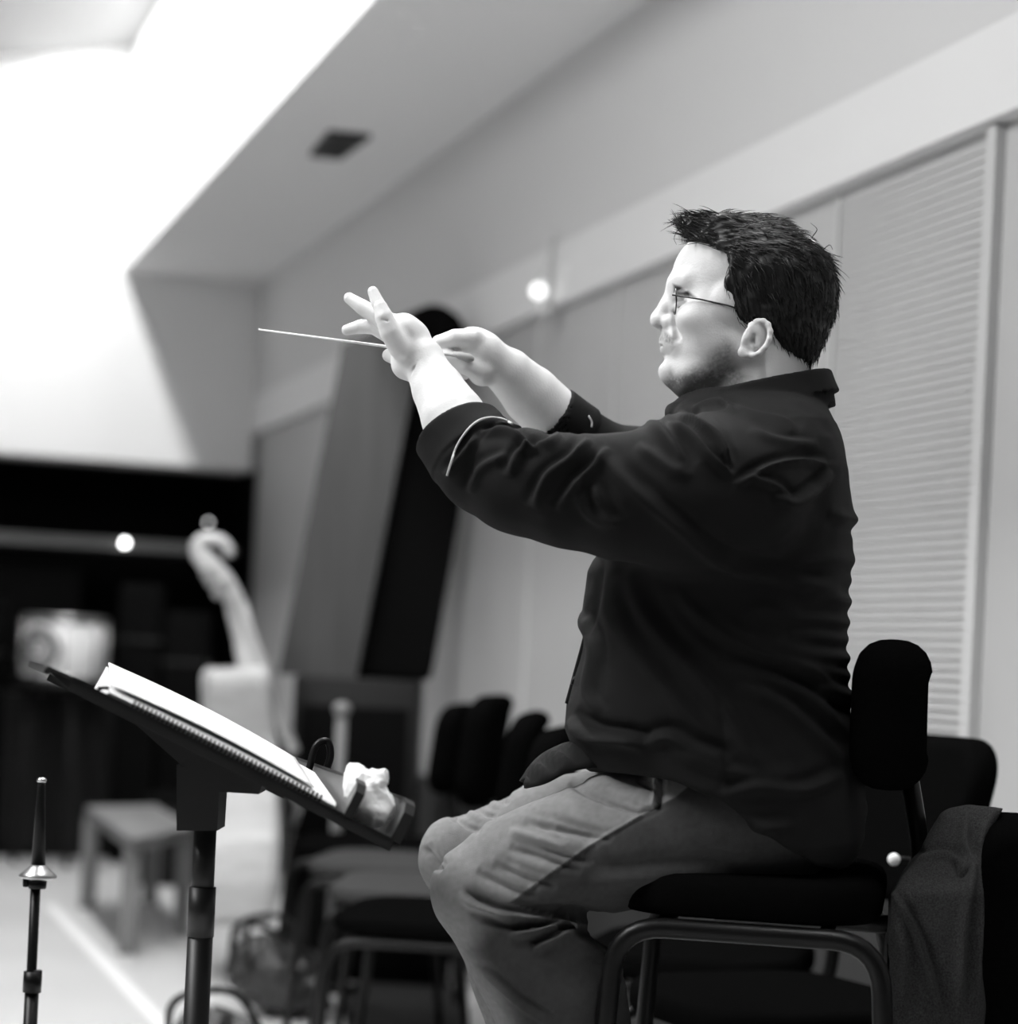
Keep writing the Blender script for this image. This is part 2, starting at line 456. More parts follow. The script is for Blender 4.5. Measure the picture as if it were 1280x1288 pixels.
def field_obj(name, V, Q, m, parent=None, color=None):
    me = bpy.data.meshes.new(name); Wd = to_world(V)
    if parent is not None: Wd = Wd - np.array(parent.matrix_world.translation)
    me.vertices.add(len(V)); me.vertices.foreach_set('co', Wd.astype(np.float32).ravel())
    me.loops.add(len(Q)*4); me.loops.foreach_set('vertex_index', Q.astype(np.int32).ravel())
    me.polygons.add(len(Q)); me.polygons.foreach_set('loop_start', np.arange(0, len(Q)*4, 4, dtype=np.int32)); me.polygons.foreach_set('loop_total', np.full(len(Q), 4, np.int32))
    me.polygons.foreach_set('use_smooth', np.ones(len(Q), bool)); me.update(calc_edges=True); me.validate()
    if color is not None:
        at_ = me.color_attributes.new('tone', 'FLOAT_COLOR', 'POINT'); c = np.ones((len(V), 4), np.float32); c[:, :3] = color[:, None]; at_.data.foreach_set('color', c.ravel())
    me.materials.append(m)
    o = bpy.data.objects.new(name, me); COL.objects.link(o)
    if parent is not None: o.parent = parent
    return o
def poly_sd(x, y, pts):    # signed distance to a closed polygon, negative inside; x, y broadcastable
    d = np.full(np.broadcast(x, y).shape, 1e9, np.float32); s_ = np.ones(d.shape, np.float32); n = len(pts)
    for i in range(n):
        ax_, ay = pts[i]; bx, by = pts[i-1]; ex, ey = bx-ax_, by-ay; wx, wy = x-ax_, y-ay
        t = np.clip((wx*ex+wy*ey)/(ex*ex+ey*ey+1e-9), 0, 1)
        d = np.minimum(d, (wx-ex*t)**2 + (wy-ey*t)**2)
        c1 = y >= ay; c2 = y < by; c3 = ex*wy > ey*wx
        f_ = (c1 & c2 & c3) | (~c1 & ~c2 & ~c3); s_ = np.where(f_, -s_, s_)
    return s_*np.sqrt(d)
# ------------------------------------------------------------------ the conductor
M_skin = mat('skin', .6, 0.5, attr='tone', bump=0.12, bscale=350, spec=0.35)
M_skin.node_tree.nodes['Principled BSDF'].inputs['Subsurface Weight'].default_value = 0.0
M_shirt = mat('black_shirt_cotton', 0.009, 0.75, bump=0.35, bscale=1400, spec=0.12, sheen=0.01)
M_jeans = mat('grey_denim', 0.2, 0.95, attr='tone', bump=0.4, bscale=1100, spec=0.02)
M_hair = mat('dark_hair', 0.008, 0.45, spec=0.35)
M_thread = mat('pale_cuff_lining', 0.6, 0.8)
ORG = Vector((0.36, 2.75, 0.70))
class _O: pass
FIG = _O(); FIG.matrix_world = Matrix.Translation(ORG)

def sstep(x, a, b):
    t = np.clip((x-a)/(b-a), 0, 1); return t*t*(3-2*t)

def head_field():
    f = Field((800, 255, -92), (1068, 585, 92), 1.5)
    f.ell((968, 364, 0), (78, 84, 74), 10)                 # skull, back
    f.ell((922, 350, 0), (77, 66, 67), 22)                 # skull, front and temples
    f.ell((900, 398, 0), (58, 76, 60), 18)                 # mid face
    f.ell((906, 446, 0), (62, 42, 56), 18)                 # jaw volume
    f.ell((888, 478, 0), (44, 26, 42), 16)                 # soft under the chin
    f.cone((855, 468, 0), (868, 474, 0), 22, 27, 14)
    f.ell((844, 467, 0), (16, 15, 19), 8)                  # chin
    for s in (-1, 1):
        f.cone((930, 448, 50*s), (868, 474, 22*s), 15, 14, 18)   # jaw line
        f.cone((851, 357, 7*s), (861, 358, 36*s), 9.5, 9, 12)      # brow ridge
        f.ell((872, 408, 40*s), (24, 19, 20), 14)          # cheek
        f.ell((850, 430, 15*s), (12, 18, 14), 12)
        f.ell((912, 424, 42*s), (44, 34, 22), 16); f.ell((905, 395, 46*s), (34, 26, 18), 14)
        f.ell((930, 390, 62*s), (34, 24, 10), 14)
        f.ell((849, 380, 31*s), (13.5, 10.5, 18), 8, 'sub')   # eye socket
        f.cone((846, 397, 17*s), (851, 428, 29*s), 3, 3, 9, 'sub')  # fold beside the nose
    f.cone((852, 362, 0), (847, 385, 0), 10, 14, 10)
    f.cone((848, 364, 0), (839, 384, 0), 7.5, 9, 6)         # nose bridge
    f.cone((840, 383, 0), (828.5, 401, 0), 9, 11, 5)
    f.ell((832, 404, 0), (13, 9.5, 12), 4)
    for s in (-1, 1):
        f.ell((842, 407, 12*s), (10.5, 8.5, 7.5), 5)         # nostril wing
        f.ell((833, 413, 6.5*s), (6, 4, 3.5), 2, 'sub')
    f.cone((847, 418, 0), (843, 434, 0), 14, 14, 10)          # muzzle
    f.cone((841, 428, -1), (850, 433, -19), 9, 5, 6); f.cone((841, 428, 1), (850, 433, 19), 9, 5, 6)
    f.cone((837.5, 429, 0), (848, 434, -19), 7, 3, 3); f.cone((837.5, 429, 0), (848, 434, 19), 7, 3, 3)
    f.cone((838.5, 442, 0), (849, 438.5, -17), 6.8, 3.2, 3); f.cone((838.5, 442, 0), (849, 438.5, 17), 6.8, 3.2, 3)
    f.cone((826, 435.6, 0), (846, 436.6, -19), 1.5, 1.2, 2, 'sub'); f.cone((826, 435.6, 0), (846, 436.6, 19), 1.5, 1.2, 2, 'sub')
    f.cone((828, 453, -9), (828, 453, 9), 4.5, 4.5, 6, 'sub')   # hollow under the lip
    for s in (-1, 1):                                      # eyeball and lids
        f.ell((857.5, 380, 32*s), (11, 10.5, 12), 1.5)
        f.chain([(848.5, 375.5, 19*s), (848, 373.0, 31*s), (858, 375.5, 44*s)], [2.6, 3, 2.4], 3)
        f.chain([(849.5, 386.5, 20*s), (848.5, 388.5, 31*s), (859, 385, 44*s)], [2.4, 2.6, 2.2], 3)
    f.cone((962, 430, 0), (950, 530, 0), 58, 62, 18)       # neck
    f.cone((950, 500, 0), (945, 580, 0), 62, 70, 10)
    # ears
    for s in (-1, 1):
        c = q(950, 426, -80) if s < 0 else np.array([941, 438, 80], np.float32)
        c = np.array([c[0], c[1], 74*s], np.float32)
        an = math.radians(28)
        f.ell(c + (0, 0, 2*s), (17, 26, 6), 3, ang=an, axw=-0.35*s)
        ring = []
        for k in range(11):
            a = math.radians(-150 + k*27); x, y = 15.5*math.cos(a), 23.5*math.sin(a)
            ring.append(c + np.array([x*math.cos(an) - y*math.sin(an), x*math.sin(an) + y*math.cos(an), (6.5 + x*0.22)*s], np.float32))
        for k in range(10): f.cone(ring[k], ring[k+1], 3.4, 3.4, 2.5)
        def loc(x, y, z): return c + np.array([x*math.cos(an) - y*math.sin(an), x*math.sin(an) + y*math.cos(an), z*s], np.float32)
        f.ell(loc(0, 2, 8.5), (6.5, 8.5, 5.5), 2.5, 'sub', ang=an)
        f.cone(loc(1, -15, 10), loc(8, -3, 11), 3, 2.4, 3, 'sub')
        f.cone(loc(-3, -10, 6), loc(6, 8, 7), 2.8, 2.8, 3)
        f.ell(loc(-9, 3, 6), (4, 6, 4), 3, ang=an)
        f.ell(loc(-3, 21, 4), (9, 7, 5), 4)
    return f

def head_mesh():
    f = head_field(); V, Q = f.mesh(); V = relax(V, Q, 1, 0.4)
    x, y = pix(V); w = V[:,2]; tone = np.full(len(V), 0.70)
    ns = vnoise(V, 3.0, 3)*0.5 + vnoise(V, 1.8, 4)*0.5
    stub = [(829,484),(836,474),(842,462),(850,468),(862,462),(880,452),(898,436),(912,424),(928,430),(928,456),(945,474),(920,500),(870,520),(840,515),(826,495)]
    sd = poly_sd(x, y, stub); k = sstep(-sd, -6, 14)*(0.58 + 0.42*sstep(y, 458, 488)); k = k*(0.92 + 0.4*ns)
    tone *= 1 - np.clip(k, 0, .82)*0.95
    mus = poly_sd(x, y, [(826,418),(838,417),(849,426),(846,434),(836,432),(829,429)]); tone *= 1 - sstep(-mus, -2, 3)*(0.45 + 0.3*ns)
    lip = poly_sd(x, y, [(826,430),(836,431),(850,436),(842,447),(826,448)]); tone *= 1 - sstep(-lip, -1, 2)*0.25
    br = poly_sd(x, y, [(846,357),(856,361),(868,368),(876,374),(872,375),(858,371),(848,367)]); tone *= 1 - sstep(-br, -2, 2)*(0.8 + .15*ns)*(w < -14)
    # eye: white, iris and lash line
    for s in (-1, 1):
        e = np.sqrt(((V[:,0]-857.5)/11)**2 + ((V[:,1]-380)/10.5)**2 + ((w-32*s)/12)**2) < 1.10
        on = e & (np.abs(V[:,1]-381) < 4.8) & (V[:,0] < 862); tone[on] = 0.42
        ir = on & (np.hypot(V[:,1]-381, (w-33*s)) < 5.5); tone[ir] = 0.03
        lash = e & (V[:,1] < 378.2) & (V[:,1] > 374.0) & (V[:,0] < 866); tone[lash] = 0.06
    tone *= 1 + 0.02*vnoise(V, 9, 8)
    return V, Q, tone

def hands_mesh():
    f = Field((420, 345, -175), (730, 620, 165), 1.5)
    P = lambda x, y, w: q(x, y, w)
    # left (near) forearm and hand
    f.chain([P(533,456,-60), P(551,490,-78), P(570,525,-100), P(602,578,-130)], [24.5, 32, 39, 43], 10)
    f.cone(P(529,450,-58), P(508,424,-52), 25, 23, 12, sw=1.0)
    f.ell(P(508,420,-52), (21, 25, 33), 10)
    f.ell(P(510,458,-50), (18, 19, 22), 12)                      # heel of the hand
    f.cone(P(520,425,-52), P(500,415,-66), 20, 15, 8)
    def finger(p, r, k0=7):
        f.chain([P(*c) for c in p], [x*1.0 for x in r], k0)
    finger([(503,436,-78), (491,418,-86), (483,399,-88), (478.5,386,-86)], [15, 13, 11, 8.6])     # little finger
    finger([(497,416,-60), (484,398,-62), (475,381,-60), (469,367,-57)], [11, 9.5, 8.3, 6.8])
    finger([(495,416,-40), (472,397,-36), (455,386,-32), (439,375,-28)], [11, 10.8, 9.6, 7])
    finger([(494,424,-26), (470,411,-20), (453,411,-14), (436,415,-8)], [11, 9.6, 8.8, 6.6])
    finger([(516,452,-24), (500,450,-16), (489,447,-12)], [15, 11, 8.5])                            # thumb, seen past the palm
    f.cone(P(481.5,402,-98), P(487,404,-97), 1.0, 1.0, 2, 'sub')
    for a, b in (((516,470,-84), (530,452,-86)), ((520,476,-82), (534,459,-84))): f.cone(P(*a), P(*b), 1.4, 1.4, 3, 'sub')
    # right (far) forearm and hand
    f.chain([P(612,449,52), P(640,469,70), P(668,497,92), P(702,530,112)], [25, 31, 38, 40], 10)
    f.ell(P(602,443,48), (30, 29, 30), 12, ang=0.5)
    f.cone(P(592,432,44), P(606,468,48), 20, 18, 10)
    finger([(594,426,26), (572,425,22), (552,431,26), (549,439,34)], [13.5, 11, 9.5, 8], 6)               # index
    finger([(604,466,34), (584,458,24), (562,448,24), (552,443,30)], [15, 12, 9.5, 8], 6)                 # thumb
    finger([(596,428,46), (570,430,46), (556,441,48), (566,451,50)], [12.5, 10.5, 9.5, 8], 5)
    finger([(600,438,62), (574,442,64), (563,454,64), (575,462,60)], [12, 10, 9, 7.5], 5)
    finger([(604,450,74), (582,456,76), (574,466,74), (584,471,68)], [11, 9, 8, 7], 5)
    f.chain([P(553,437.5,14), P(571,443,10), P(588,451,10)], [1.6, 2.4, 1.4], 3, 'sub')
    V, Q = f.mesh(); V = relax(V, Q, 1, 0.4)
    tone = np.full(len(V), 0.74)*(1 + 0.03*vnoise(V, 8, 5))
    return V, Q, tone

def core_mesh():    # the body inside the clothes
    f = Field((520, 440, -260), (1110, 1620, 260), 7)
    f.cone((945, 560, 0), (945, 600, 0), 46, 66, 20)
    f.cone((935, 590, -110), (935, 590, 110), 62, 62, 30)
    f.cone((925, 620, 0), (925, 900, 0), 105, 120, 40, sw=1.25)
    f.cone((960, 960, -60), (960, 960, 60), 85, 85, 40)
    f.chain([q(900,600,-165), q(760,622,-175), q(640,600,-148), q(590,560,-120)], [56, 48, 40, 36], 20)
    f.chain([(890,600,160), q(760,585,150), q(705,533,114), q(690,520,106)], [50, 42, 34, 34], 20)
    f.chain([q(985,1030,-95), q(610,1118,-92), q(690,1260,-90), q(765,1520,-90)], [72, 42, 40, 26], 20)
    f.chain([q(985,1020,95), q(585,1078,92), q(680,1260,92), q(770,1520,92)], [72, 40, 40, 26], 20)
    V, Q = f.mesh(); return V, Q, np.full(len(V), 0.6)

def shirt_mesh():
    f = Field((515, 462, -285), (1105, 1110, 260), 3.0)
    rows = np.array([  # v, front u, back u, half depth
        (462, 880, 1010, 40), (485, 862, 1026, 62), (503, 850, 1030, 90), (520, 842, 1040, 128), (540, 832, 1050, 165), (565, 815, 1056, 190), (600, 795, 1062, 198),
        (650, 770, 1067, 192), (700, 750, 1067, 182), (760, 742, 1064, 176), (800, 735, 1062, 176), (850, 721, 1063, 182), (885, 712, 1068, 188),
        (915, 711, 1074, 192), (945, 722, 1080, 196), (975, 742, 1084, 200), (1010, 770, 1084, 202), (1050, 800, 1080, 200), (1085, 850, 1062, 190), (1110, 880, 1050, 180)], float)
    def torso(X, Y, Z, grow=0):
        v = Y.ravel(); fr, bk, hw = (np.interp(v, rows[:,0], rows[:,i])[None, :, None] for i in (1, 2, 3))
        a = (bk-fr)/2 + grow; c = (bk+fr)/2; b = hw + grow; n = 2.35
        x = np.abs(X-c)/a; z = np.abs(Z)/b
        return ((x**n + z**n)**(1/n) - 1)*np.minimum(a, b)
    f.fn(torso, (600, 462, -230), (1105, 1110, 230), 10)
    # near sleeve
    ns = [(922,622,-168,92), (860,622,-184,86), (790,624,-184,79), (715,617,-168,71), (655,606,-150,66), (606,584,-124,59), (566,534,-98,53)]
    for i in range(len(ns)-1):
        a, b = ns[i], ns[i+1]; f.cone(q(*a[:3]), q(*b[:3]), a[3]*.94, b[3]*.95, 26 if i < 2 else 8)
    f.cone(q(905,585,-150), q(850,570,-150), 50, 42, 30)
    # far sleeve
    f.chain([(900,610,150), (840,590,165), q(765,590,152), q(722,552,128), q(680,515,96)], [80, 70, 60, 46, 41], 20)
    # cut the cuffs square and hollow them
    def cutter(c, ax, R_):
        c = np.array(c); ax = np.array(ax)/np.linalg.norm(ax)
        def g(X, Y, Z):
            s_ = (X-c[0])*ax[0] + (Y-c[1])*ax[1] + (Z-c[2])*ax[2]
            rr = np.sqrt(np.maximum((X-c[0])**2 + (Y-c[1])**2 + (Z-c[2])**2 - s_**2, 0))
            return np.maximum(-s_, rr-R_)
        return g
    cn = q(569, 541, -103); an = q(551, 490, -78) - q(585, 552, -112)
    f.fn(cutter(cn, an, 90), cn-110, cn+110, 3, 'sub')
    f.cone(q(566,534,-98) + an*0.4, q(600,577,-120), 44, 39, 3, 'sub')
    cf = q(687, 522, 100); af = q(655, 482, 82) - q(705, 533, 116)
    f.fn(cutter(cf, af, 75), cf-95, cf+95, 3, 'sub')
    f.cone(cf + af*0.2, cf - af/np.linalg.norm(af)*40, 37.5, 36, 3, 'sub')
    # hem
    hem = np.array([(600,985),(655,987),(690,982),(725,972),(765,966),(800,968),(840,975),(875,990),(920,1018),(960,1048),(1000,1074),(1030,1081),(1060,1078),(1110,1072)], float)
    def below(X, Y, Z):
        h = np.interp(X.ravel(), hem[:,0], hem[:,1])[:, None, None] + 0*Z
        return (h - Y)*0.85
    f.fn(below, (515, 900, -285), (1105, 1110, 260), 6, 'sub')
    # neck opening and collar
    def collar(X, Y, Z):
        x = (X-941)/95.0; z = Z/78.0; rr = np.sqrt(x*x+z*z)
        top = 467 + (1036-X)*0.215; s_ = Y-top
        shell = np.abs((rr-1-0.0022*s_)*84)-3.2
        return np.maximum(np.maximum(shell, -s_), s_-46)
    def opening(X, Y, Z):
        x = (X-941)/91.0; z = Z/74.0
        return np.maximum((np.sqrt(x*x+z*z)-1)*80, Y - (1036-X)*0.215 - 500)
    f.fn(opening, (840, 462, -90), (1045, 550, 90), 3, 'sub')
    f.fn(collar, (830, 462, -100), (1056, 570, 100), 4)
    def leaf(X, Y, Z):   # folded collar leaf over the band
        x = (X-941)/100.0; z = Z/83.0; rr = np.sqrt(x*x+z*z); top = 468 + (1036-X)*0.215; s_ = Y-top
        shell = np.abs((rr-1-0.0035*s_)*86)-2.4
        return np.maximum(np.maximum(shell, -s_), s_ - (30 + (1036-X)*0.06))
    f.fn(leaf, (828, 462, -108), (1060, 560, 108), 2)
    V, Q = f.mesh(); V = relax(V, Q, 1, 0.5); N = normals(V, Q)
    # cuff band stands a little proud
    an_ = an/np.linalg.norm(an); s_ = (V-cn) @ an_; rr = np.linalg.norm((V-cn) - s_[:,None]*an_, axis=1)
    rad_ = ((V-cn) - s_[:,None]*an_)/(rr[:,None]+1e-6); out_ = sstep((N*rad_).sum(1), .1, .5)*sstep(rr, 40, 52)*sstep(-s_, -2, 6)
    m = (rr < 85) & (s_ > -48) & (s_ < 6) & (V[:,2] < 10)
    V = V + rad_*(m*3.5*sstep(s_, -48, -44)*out_)[:, None]
    af_ = af/np.linalg.norm(af); s2 = (V-cf) @ af_; r2 = np.linalg.norm((V-cf) - s2[:,None]*af_, axis=1)
    rad_ = ((V-cf) - s2[:,None]*af_)/(r2[:,None]+1e-6); out_ = sstep((N*rad_).sum(1), .1, .5)
    m = (r2 < 60) & (s2 > -52) & (s2 < 6); V = V + rad_*(m*3.0*sstep(s2, -52, -49)*out_)[:, None]
    # broad drape, then the folds the cloth shows
    V = V + N*(vnoise(V*[1, 1, 1], 55, 1)*2.0 + vnoise(V*[0.8, 1.3, 1], 24, 2)*1.0)[:, None]
    F_ = [  # (line in frame pixels, height, width)
        ([(640,600),(655,570),(690,560),(705,545)], 5, 6), ([(672,640),(690,600),(720,578),(742,552)], 6, 7), ([(700,642),(725,610),(752,585),(766,562)], 5, 6),
        ([(603,545),(640,545),(662,560),(668,575)], 5, 5), ([(590,620),(605,590),(640,572)], 3, 6), ([(560,600),(585,570),(600,548)], 4, 5),
        ([(745,560),(790,610),(850,660),(905,705),(960,722),(1050,745),(1066,760)], 5, 9), ([(800,560),(845,590),(870,600)], 3, 8),
        ([(835,530),(868,550),(890,575),(922,602)], 6, 6), ([(850,522),(880,535),(906,556),(918,590)], 5, 5), ([(812,532),(835,545),(862,590)], 4, 7),
        ([(925,612),(960,590),(1000,580),(1040,582)], 4, 5), ([(970,625),(1000,632),(1030,612),(1045,592)], 5, 6), ([(940,600),(975,612),(995,630)], 3, 5),
        ([(900,500),(940,520),(985,530),(1000,545)], 3, 6), ([(940,540),(980,555),(1030,560)], 2.5, 6), ([(870,515),(905,505),(925,520)], 3, 4),
        ([(745,610),(765,650),(785,660)], 3, 7), ([(720,600),(735,640),(770,665)], 3, 7),
        ([(1110,662),(1058,650),(1040,646)], 3, 8), ([(1110,712),(1045,702),(1000,712),(940,712)], 2, 10), ([(1110,738),(1045,728),(1000,735)], 2, 9), ([(1110,765),(1045,754),(1000,752)], 2, 9),
        ([(1110,788),(1040,778),(1000,775),(950,760)], 2.2, 9), ([(1110,808),(1040,800),(990,795)], 2, 8), ([(1110,830),(1030,825),(985,815),(940,800),(890,765)], 2.6, 9),
        ([(1110,858),(1030,842),(980,830),(930,812),(880,775),(850,740)], 3.4, 8), ([(1112,892),(1050,868),(1020,845),(985,832)], 3.6, 8),
        ([(780,720),(820,790),(880,860),(915,905),(950,960),(1010,990)], 4, 12), ([(755,700),(770,780),(830,860),(900,940)], 3, 12),
        ([(925,860),(985,890),(1030,930),(1060,960)], 4, 9), ([(900,840),(960,855),(1020,880),(1070,930)], 3, 9),
        ([(715,905),(745,925),(790,932),(815,940)], 9, 8), ([(810,938),(840,928),(880,945),(920,960)], 5, 8), ([(905,1000),(950,992),(1010,995),(1060,975)], 4, 8),
        ([(735,770),(745,820),(738,870),(752,900)], 4, 7), ([(748,700),(740,760),(728,800)], 4, 5), ([(840,940),(870,955),(930,975),(990,985)], 3, 9),
        ([(1075,900),(1070,960),(1072,1020)], 2, 12), ([(880,1010),(900,1025),(950,1040),(1000,1040)], 3, 8),
    ]
    for pts, am, wd in F_: V = fold(V, N, pts, am*1.9, wd*.95)
    N = normals(V, Q)
    for pts in ([(850,522),(870,532),(892,552),(908,575),(915,600)], [(915,606),(950,592),(1000,581),(1058,578)], [(903,868),(906,900),(912,960),(920,1010)], [(590,614),(600,560),(628,528),(650,534)]):
        V = fold(V, N, pts, -2.2, 2.4, groove=-0.5)        # seams
    return V, Q, cn, an_, cf, af_

def jeans_mesh():
    f = Field((505, 930, -260), (1110, 1640, 245), 2.6)
    f.ell((985, 1000, 0), (95, 78, 178), 20)
    f.chain([q(985,1018,-95), q(860,1048,-100), q(700,1085,-96), q(604,1121,-92)], [86, 80, 72, 58], 14)
    f.cone(q(770,1040,-80), q(640,1085,-88), 66, 55, 14)
    f.chain([q(603,1122,-92), q(672,1205,-90), q(705,1260,-90), q(740,1400,-90), q(770,1545,-90)], [59, 76, 80, 68, 48], 12)
    f.chain([(985,1012,95), (860,1030,98), (700,1045,94), q(578,1078,92)], [84, 72, 62, 52], 14)
    f.chain([q(578,1078,92), q(640,1200,92), q(700,1400,92), q(755,1545,92)], [52, 58, 54, 44], 12)
    f.cone(q(752,1166,-150), q(660,1160,-165), 3.5, 1.5, 12, 'sub')
    V, Q = f.mesh(); V = relax(V, Q, 1, 0.5); N = normals(V, Q)
    V = V + N*(vnoise(V, 45, 11)*1.8 + vnoise(V, 18, 12)*0.7)[:, None]
    F_ = [([(715,985),(760,1005),(800,1020),(815,1028)], -4, 4), ([(660,1030),(710,1042),(755,1060)], -4, 5), ([(640,1065),(690,1082),(730,1098)], -4, 5), ([(620,1085),(660,1105),(700,1118)], -3.5, 5),
          ([(600,1095),(640,1118),(675,1130)], -3.5, 5), ([(680,1062),(720,1078),(745,1085)], -3, 4), ([(700,1040),(740,1050),(770,1058)], -3, 4), ([(640,1045),(680,1058),(710,1070)], 3, 6),
          ([(575,1125),(600,1140),(640,1152),(690,1156),(735,1150)], 6, 5), ([(590,1145),(640,1166),(680,1160),(720,1165)], -5, 5), ([(650,1172),(690,1168),(720,1158),(745,1160)], 5, 5),
          ([(670,1195),(700,1182),(730,1165)], 5, 5), ([(640,1175),(670,1175),(700,1166)], 4, 4), ([(585,1120),(610,1140),(660,1158)], -4, 4), ([(690,1150),(730,1152),(770,1162)], -4, 4),
          ([(620,960),(640,975),(655,985)], -4, 4), ([(600,985),(625,1000),(640,1010)], -4, 4), ([(580,1000),(605,1018),(625,1028)], -4, 4), ([(565,1020),(585,1035),(605,1045)], -4, 4), ([(532,1065),(545,1085),(556,1095)], -4, 4),
          ([(700,1180),(760,1200),(785,1225)], 3, 10), ([(600,1215),(650,1260),(690,1288)], 2.5, 4), ([(740,1110),(800,1105),(860,1100),(920,1102)], 3, 9), ([(800,980),(822,992),(826,1012),(800,1024)], -3, 3), ([(826,975),(824,1000),(822,1020)], 3, 3)]
    for pts, am, wd in F_: V = fold(V, N, pts, am*2.3, wd*1.1, groove=-0.45 if am < 0 else 0.7)
    N = normals(V, Q)
    V = fold(V, N, [(850,1005),(800,1030),(740,1065),(690,1100),(640,1138)], 1.6, 2.0)   # outer seam
    x, y = pix(V)   # darker back panel below the seam, with the shade of the thigh's side painted in
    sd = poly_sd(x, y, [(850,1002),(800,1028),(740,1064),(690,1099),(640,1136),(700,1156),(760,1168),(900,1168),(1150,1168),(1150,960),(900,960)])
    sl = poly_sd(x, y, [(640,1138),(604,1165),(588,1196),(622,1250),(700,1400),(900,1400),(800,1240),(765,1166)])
    back = np.maximum(sstep(-sd, -1.5, 1.5)*(y < 1168 - 0.0*x), sstep(-sl, -14, 24)*(y > 1120))   # panel at the thigh, painted shade with a soft edge over the calf
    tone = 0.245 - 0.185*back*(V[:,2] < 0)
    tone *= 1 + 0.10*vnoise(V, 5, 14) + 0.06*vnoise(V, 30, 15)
    return V, Q, tone

def add_mesh(parts):
    Vs, Qs, Ts, n = [], [], [], 0
    for V, Q, T in parts: Vs.append(V); Qs.append(Q+n); Ts.append(T); n += len(V)
    return np.concatenate(Vs), np.concatenate(Qs), np.concatenate(Ts)

Vb, Qb, Tb = add_mesh([head_mesh(), hands_mesh(), core_mesh()])
person = field_obj('person', Vb, Qb, M_skin, None, Tb)
person.data.transform(Matrix.Translation(-ORG)); person.location = ORG; person.matrix_world = Matrix.Translation(ORG)
tag(person, 'bearded man in a black shirt and glasses conducting from a high chair, both arms raised', 'person')
def under(o):
    o.parent = person; return o
Vs, Qs, cn, an_, cf, af_ = shirt_mesh()
shirt = field_obj('shirt', Vs, Qs, M_shirt, person); shirt['label'] = 'black button shirt with rolled sleeves'
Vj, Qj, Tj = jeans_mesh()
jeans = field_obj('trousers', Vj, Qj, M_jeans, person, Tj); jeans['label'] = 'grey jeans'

# pale lining edge where each cuff is turned back, laid on the sleeve
xs_, ys_ = pix(Vs)
def on_cloth(px, py, r=4.0, lift=0.6):
    m = (np.abs(xs_-px) < r) & (np.abs(ys_-py) < r); w = Vs[m, 2].min() if m.any() else -100
    return fig(*q(px, py, w-lift)) - ORG
def laid(pts, r, name, m, par, k=5, lift=.6):
    P_ = smooth_path([Vector((a, b, 0)) for a, b in pts], k)
    o = MB().tube([on_cloth(p.x, p.y, lift=lift) for p in P_], r, 8).build(name, m); o.parent = par; return o
laid([(644,533),(632,527),(616,525),(600,530),(586,543),(574,562),(567,582),(562,598)], .0014, 'cuff_lining', M_thread, shirt)
laid([(740,523),(744,530),(744,537)], .0013, 'cuff_lining', M_thread, shirt)
# loose front corner of the shirt lying over the lap
up_ = smooth_path([Vector(c) for c in ((752,930,-20),(722,935,-25),(700,942,-25),(676,957,-20),(656,984,-15))], 5)
lo_ = smooth_path([Vector(c) for c in ((790,968,-90),(748,966,-92),(715,972,-88),(686,986,-80),(662,992,-50))], 5)
vs, fs = [], []; nn = 7; rs_ = random.Random(2)
for i, (a, b) in enumerate(zip(up_, lo_)):
    for j in range(nn+1):
        t = j/nn; p = a.lerp(b, t); wv = math.sin(i*1.3 + t*5)*5.5*math.sin(t*math.pi)
        vs.append(fig(*q(p.x, p.y - 7*math.sin(t*math.pi) + wv, p.z - 6*math.sin(t*math.pi))) - ORG)
for i in range(len(up_)-1):
    for j in range(nn): fs.append((i*(nn+1)+j, i*(nn+1)+j+1, (i+1)*(nn+1)+j+1, (i+1)*(nn+1)+j))
o = MB().add(vs, fs, True).build('shirt_tail', M_shirt); md = o.modifiers.new('s', 'SOLIDIFY'); md.thickness = .004; o.parent = shirt
# shirt buttons and placket on the front edge
mb = MB()
pl = [(747,735,-14),(742,765,-14),(736,800,-14),(724,845,-14),(713,885,-14)]
mb.tube(smooth_path([fig(*p) - ORG for p in pl], 6), 0.0035, 8)
mb.build('placket', M_shirt).parent = shirt
for (x, y) in ((720, 856), (746, 742)):
    mb = MB(); mb.lathe(fig(x, y, -20) - ORG, [(.0001,-.002),(.005,-.002),(.0055,0),(.005,.0015),(.0001,.001)], 16, Matrix.Rotation(math.radians(-70), 3, 'Y')); mb.build('button', M_black).parent = shirt

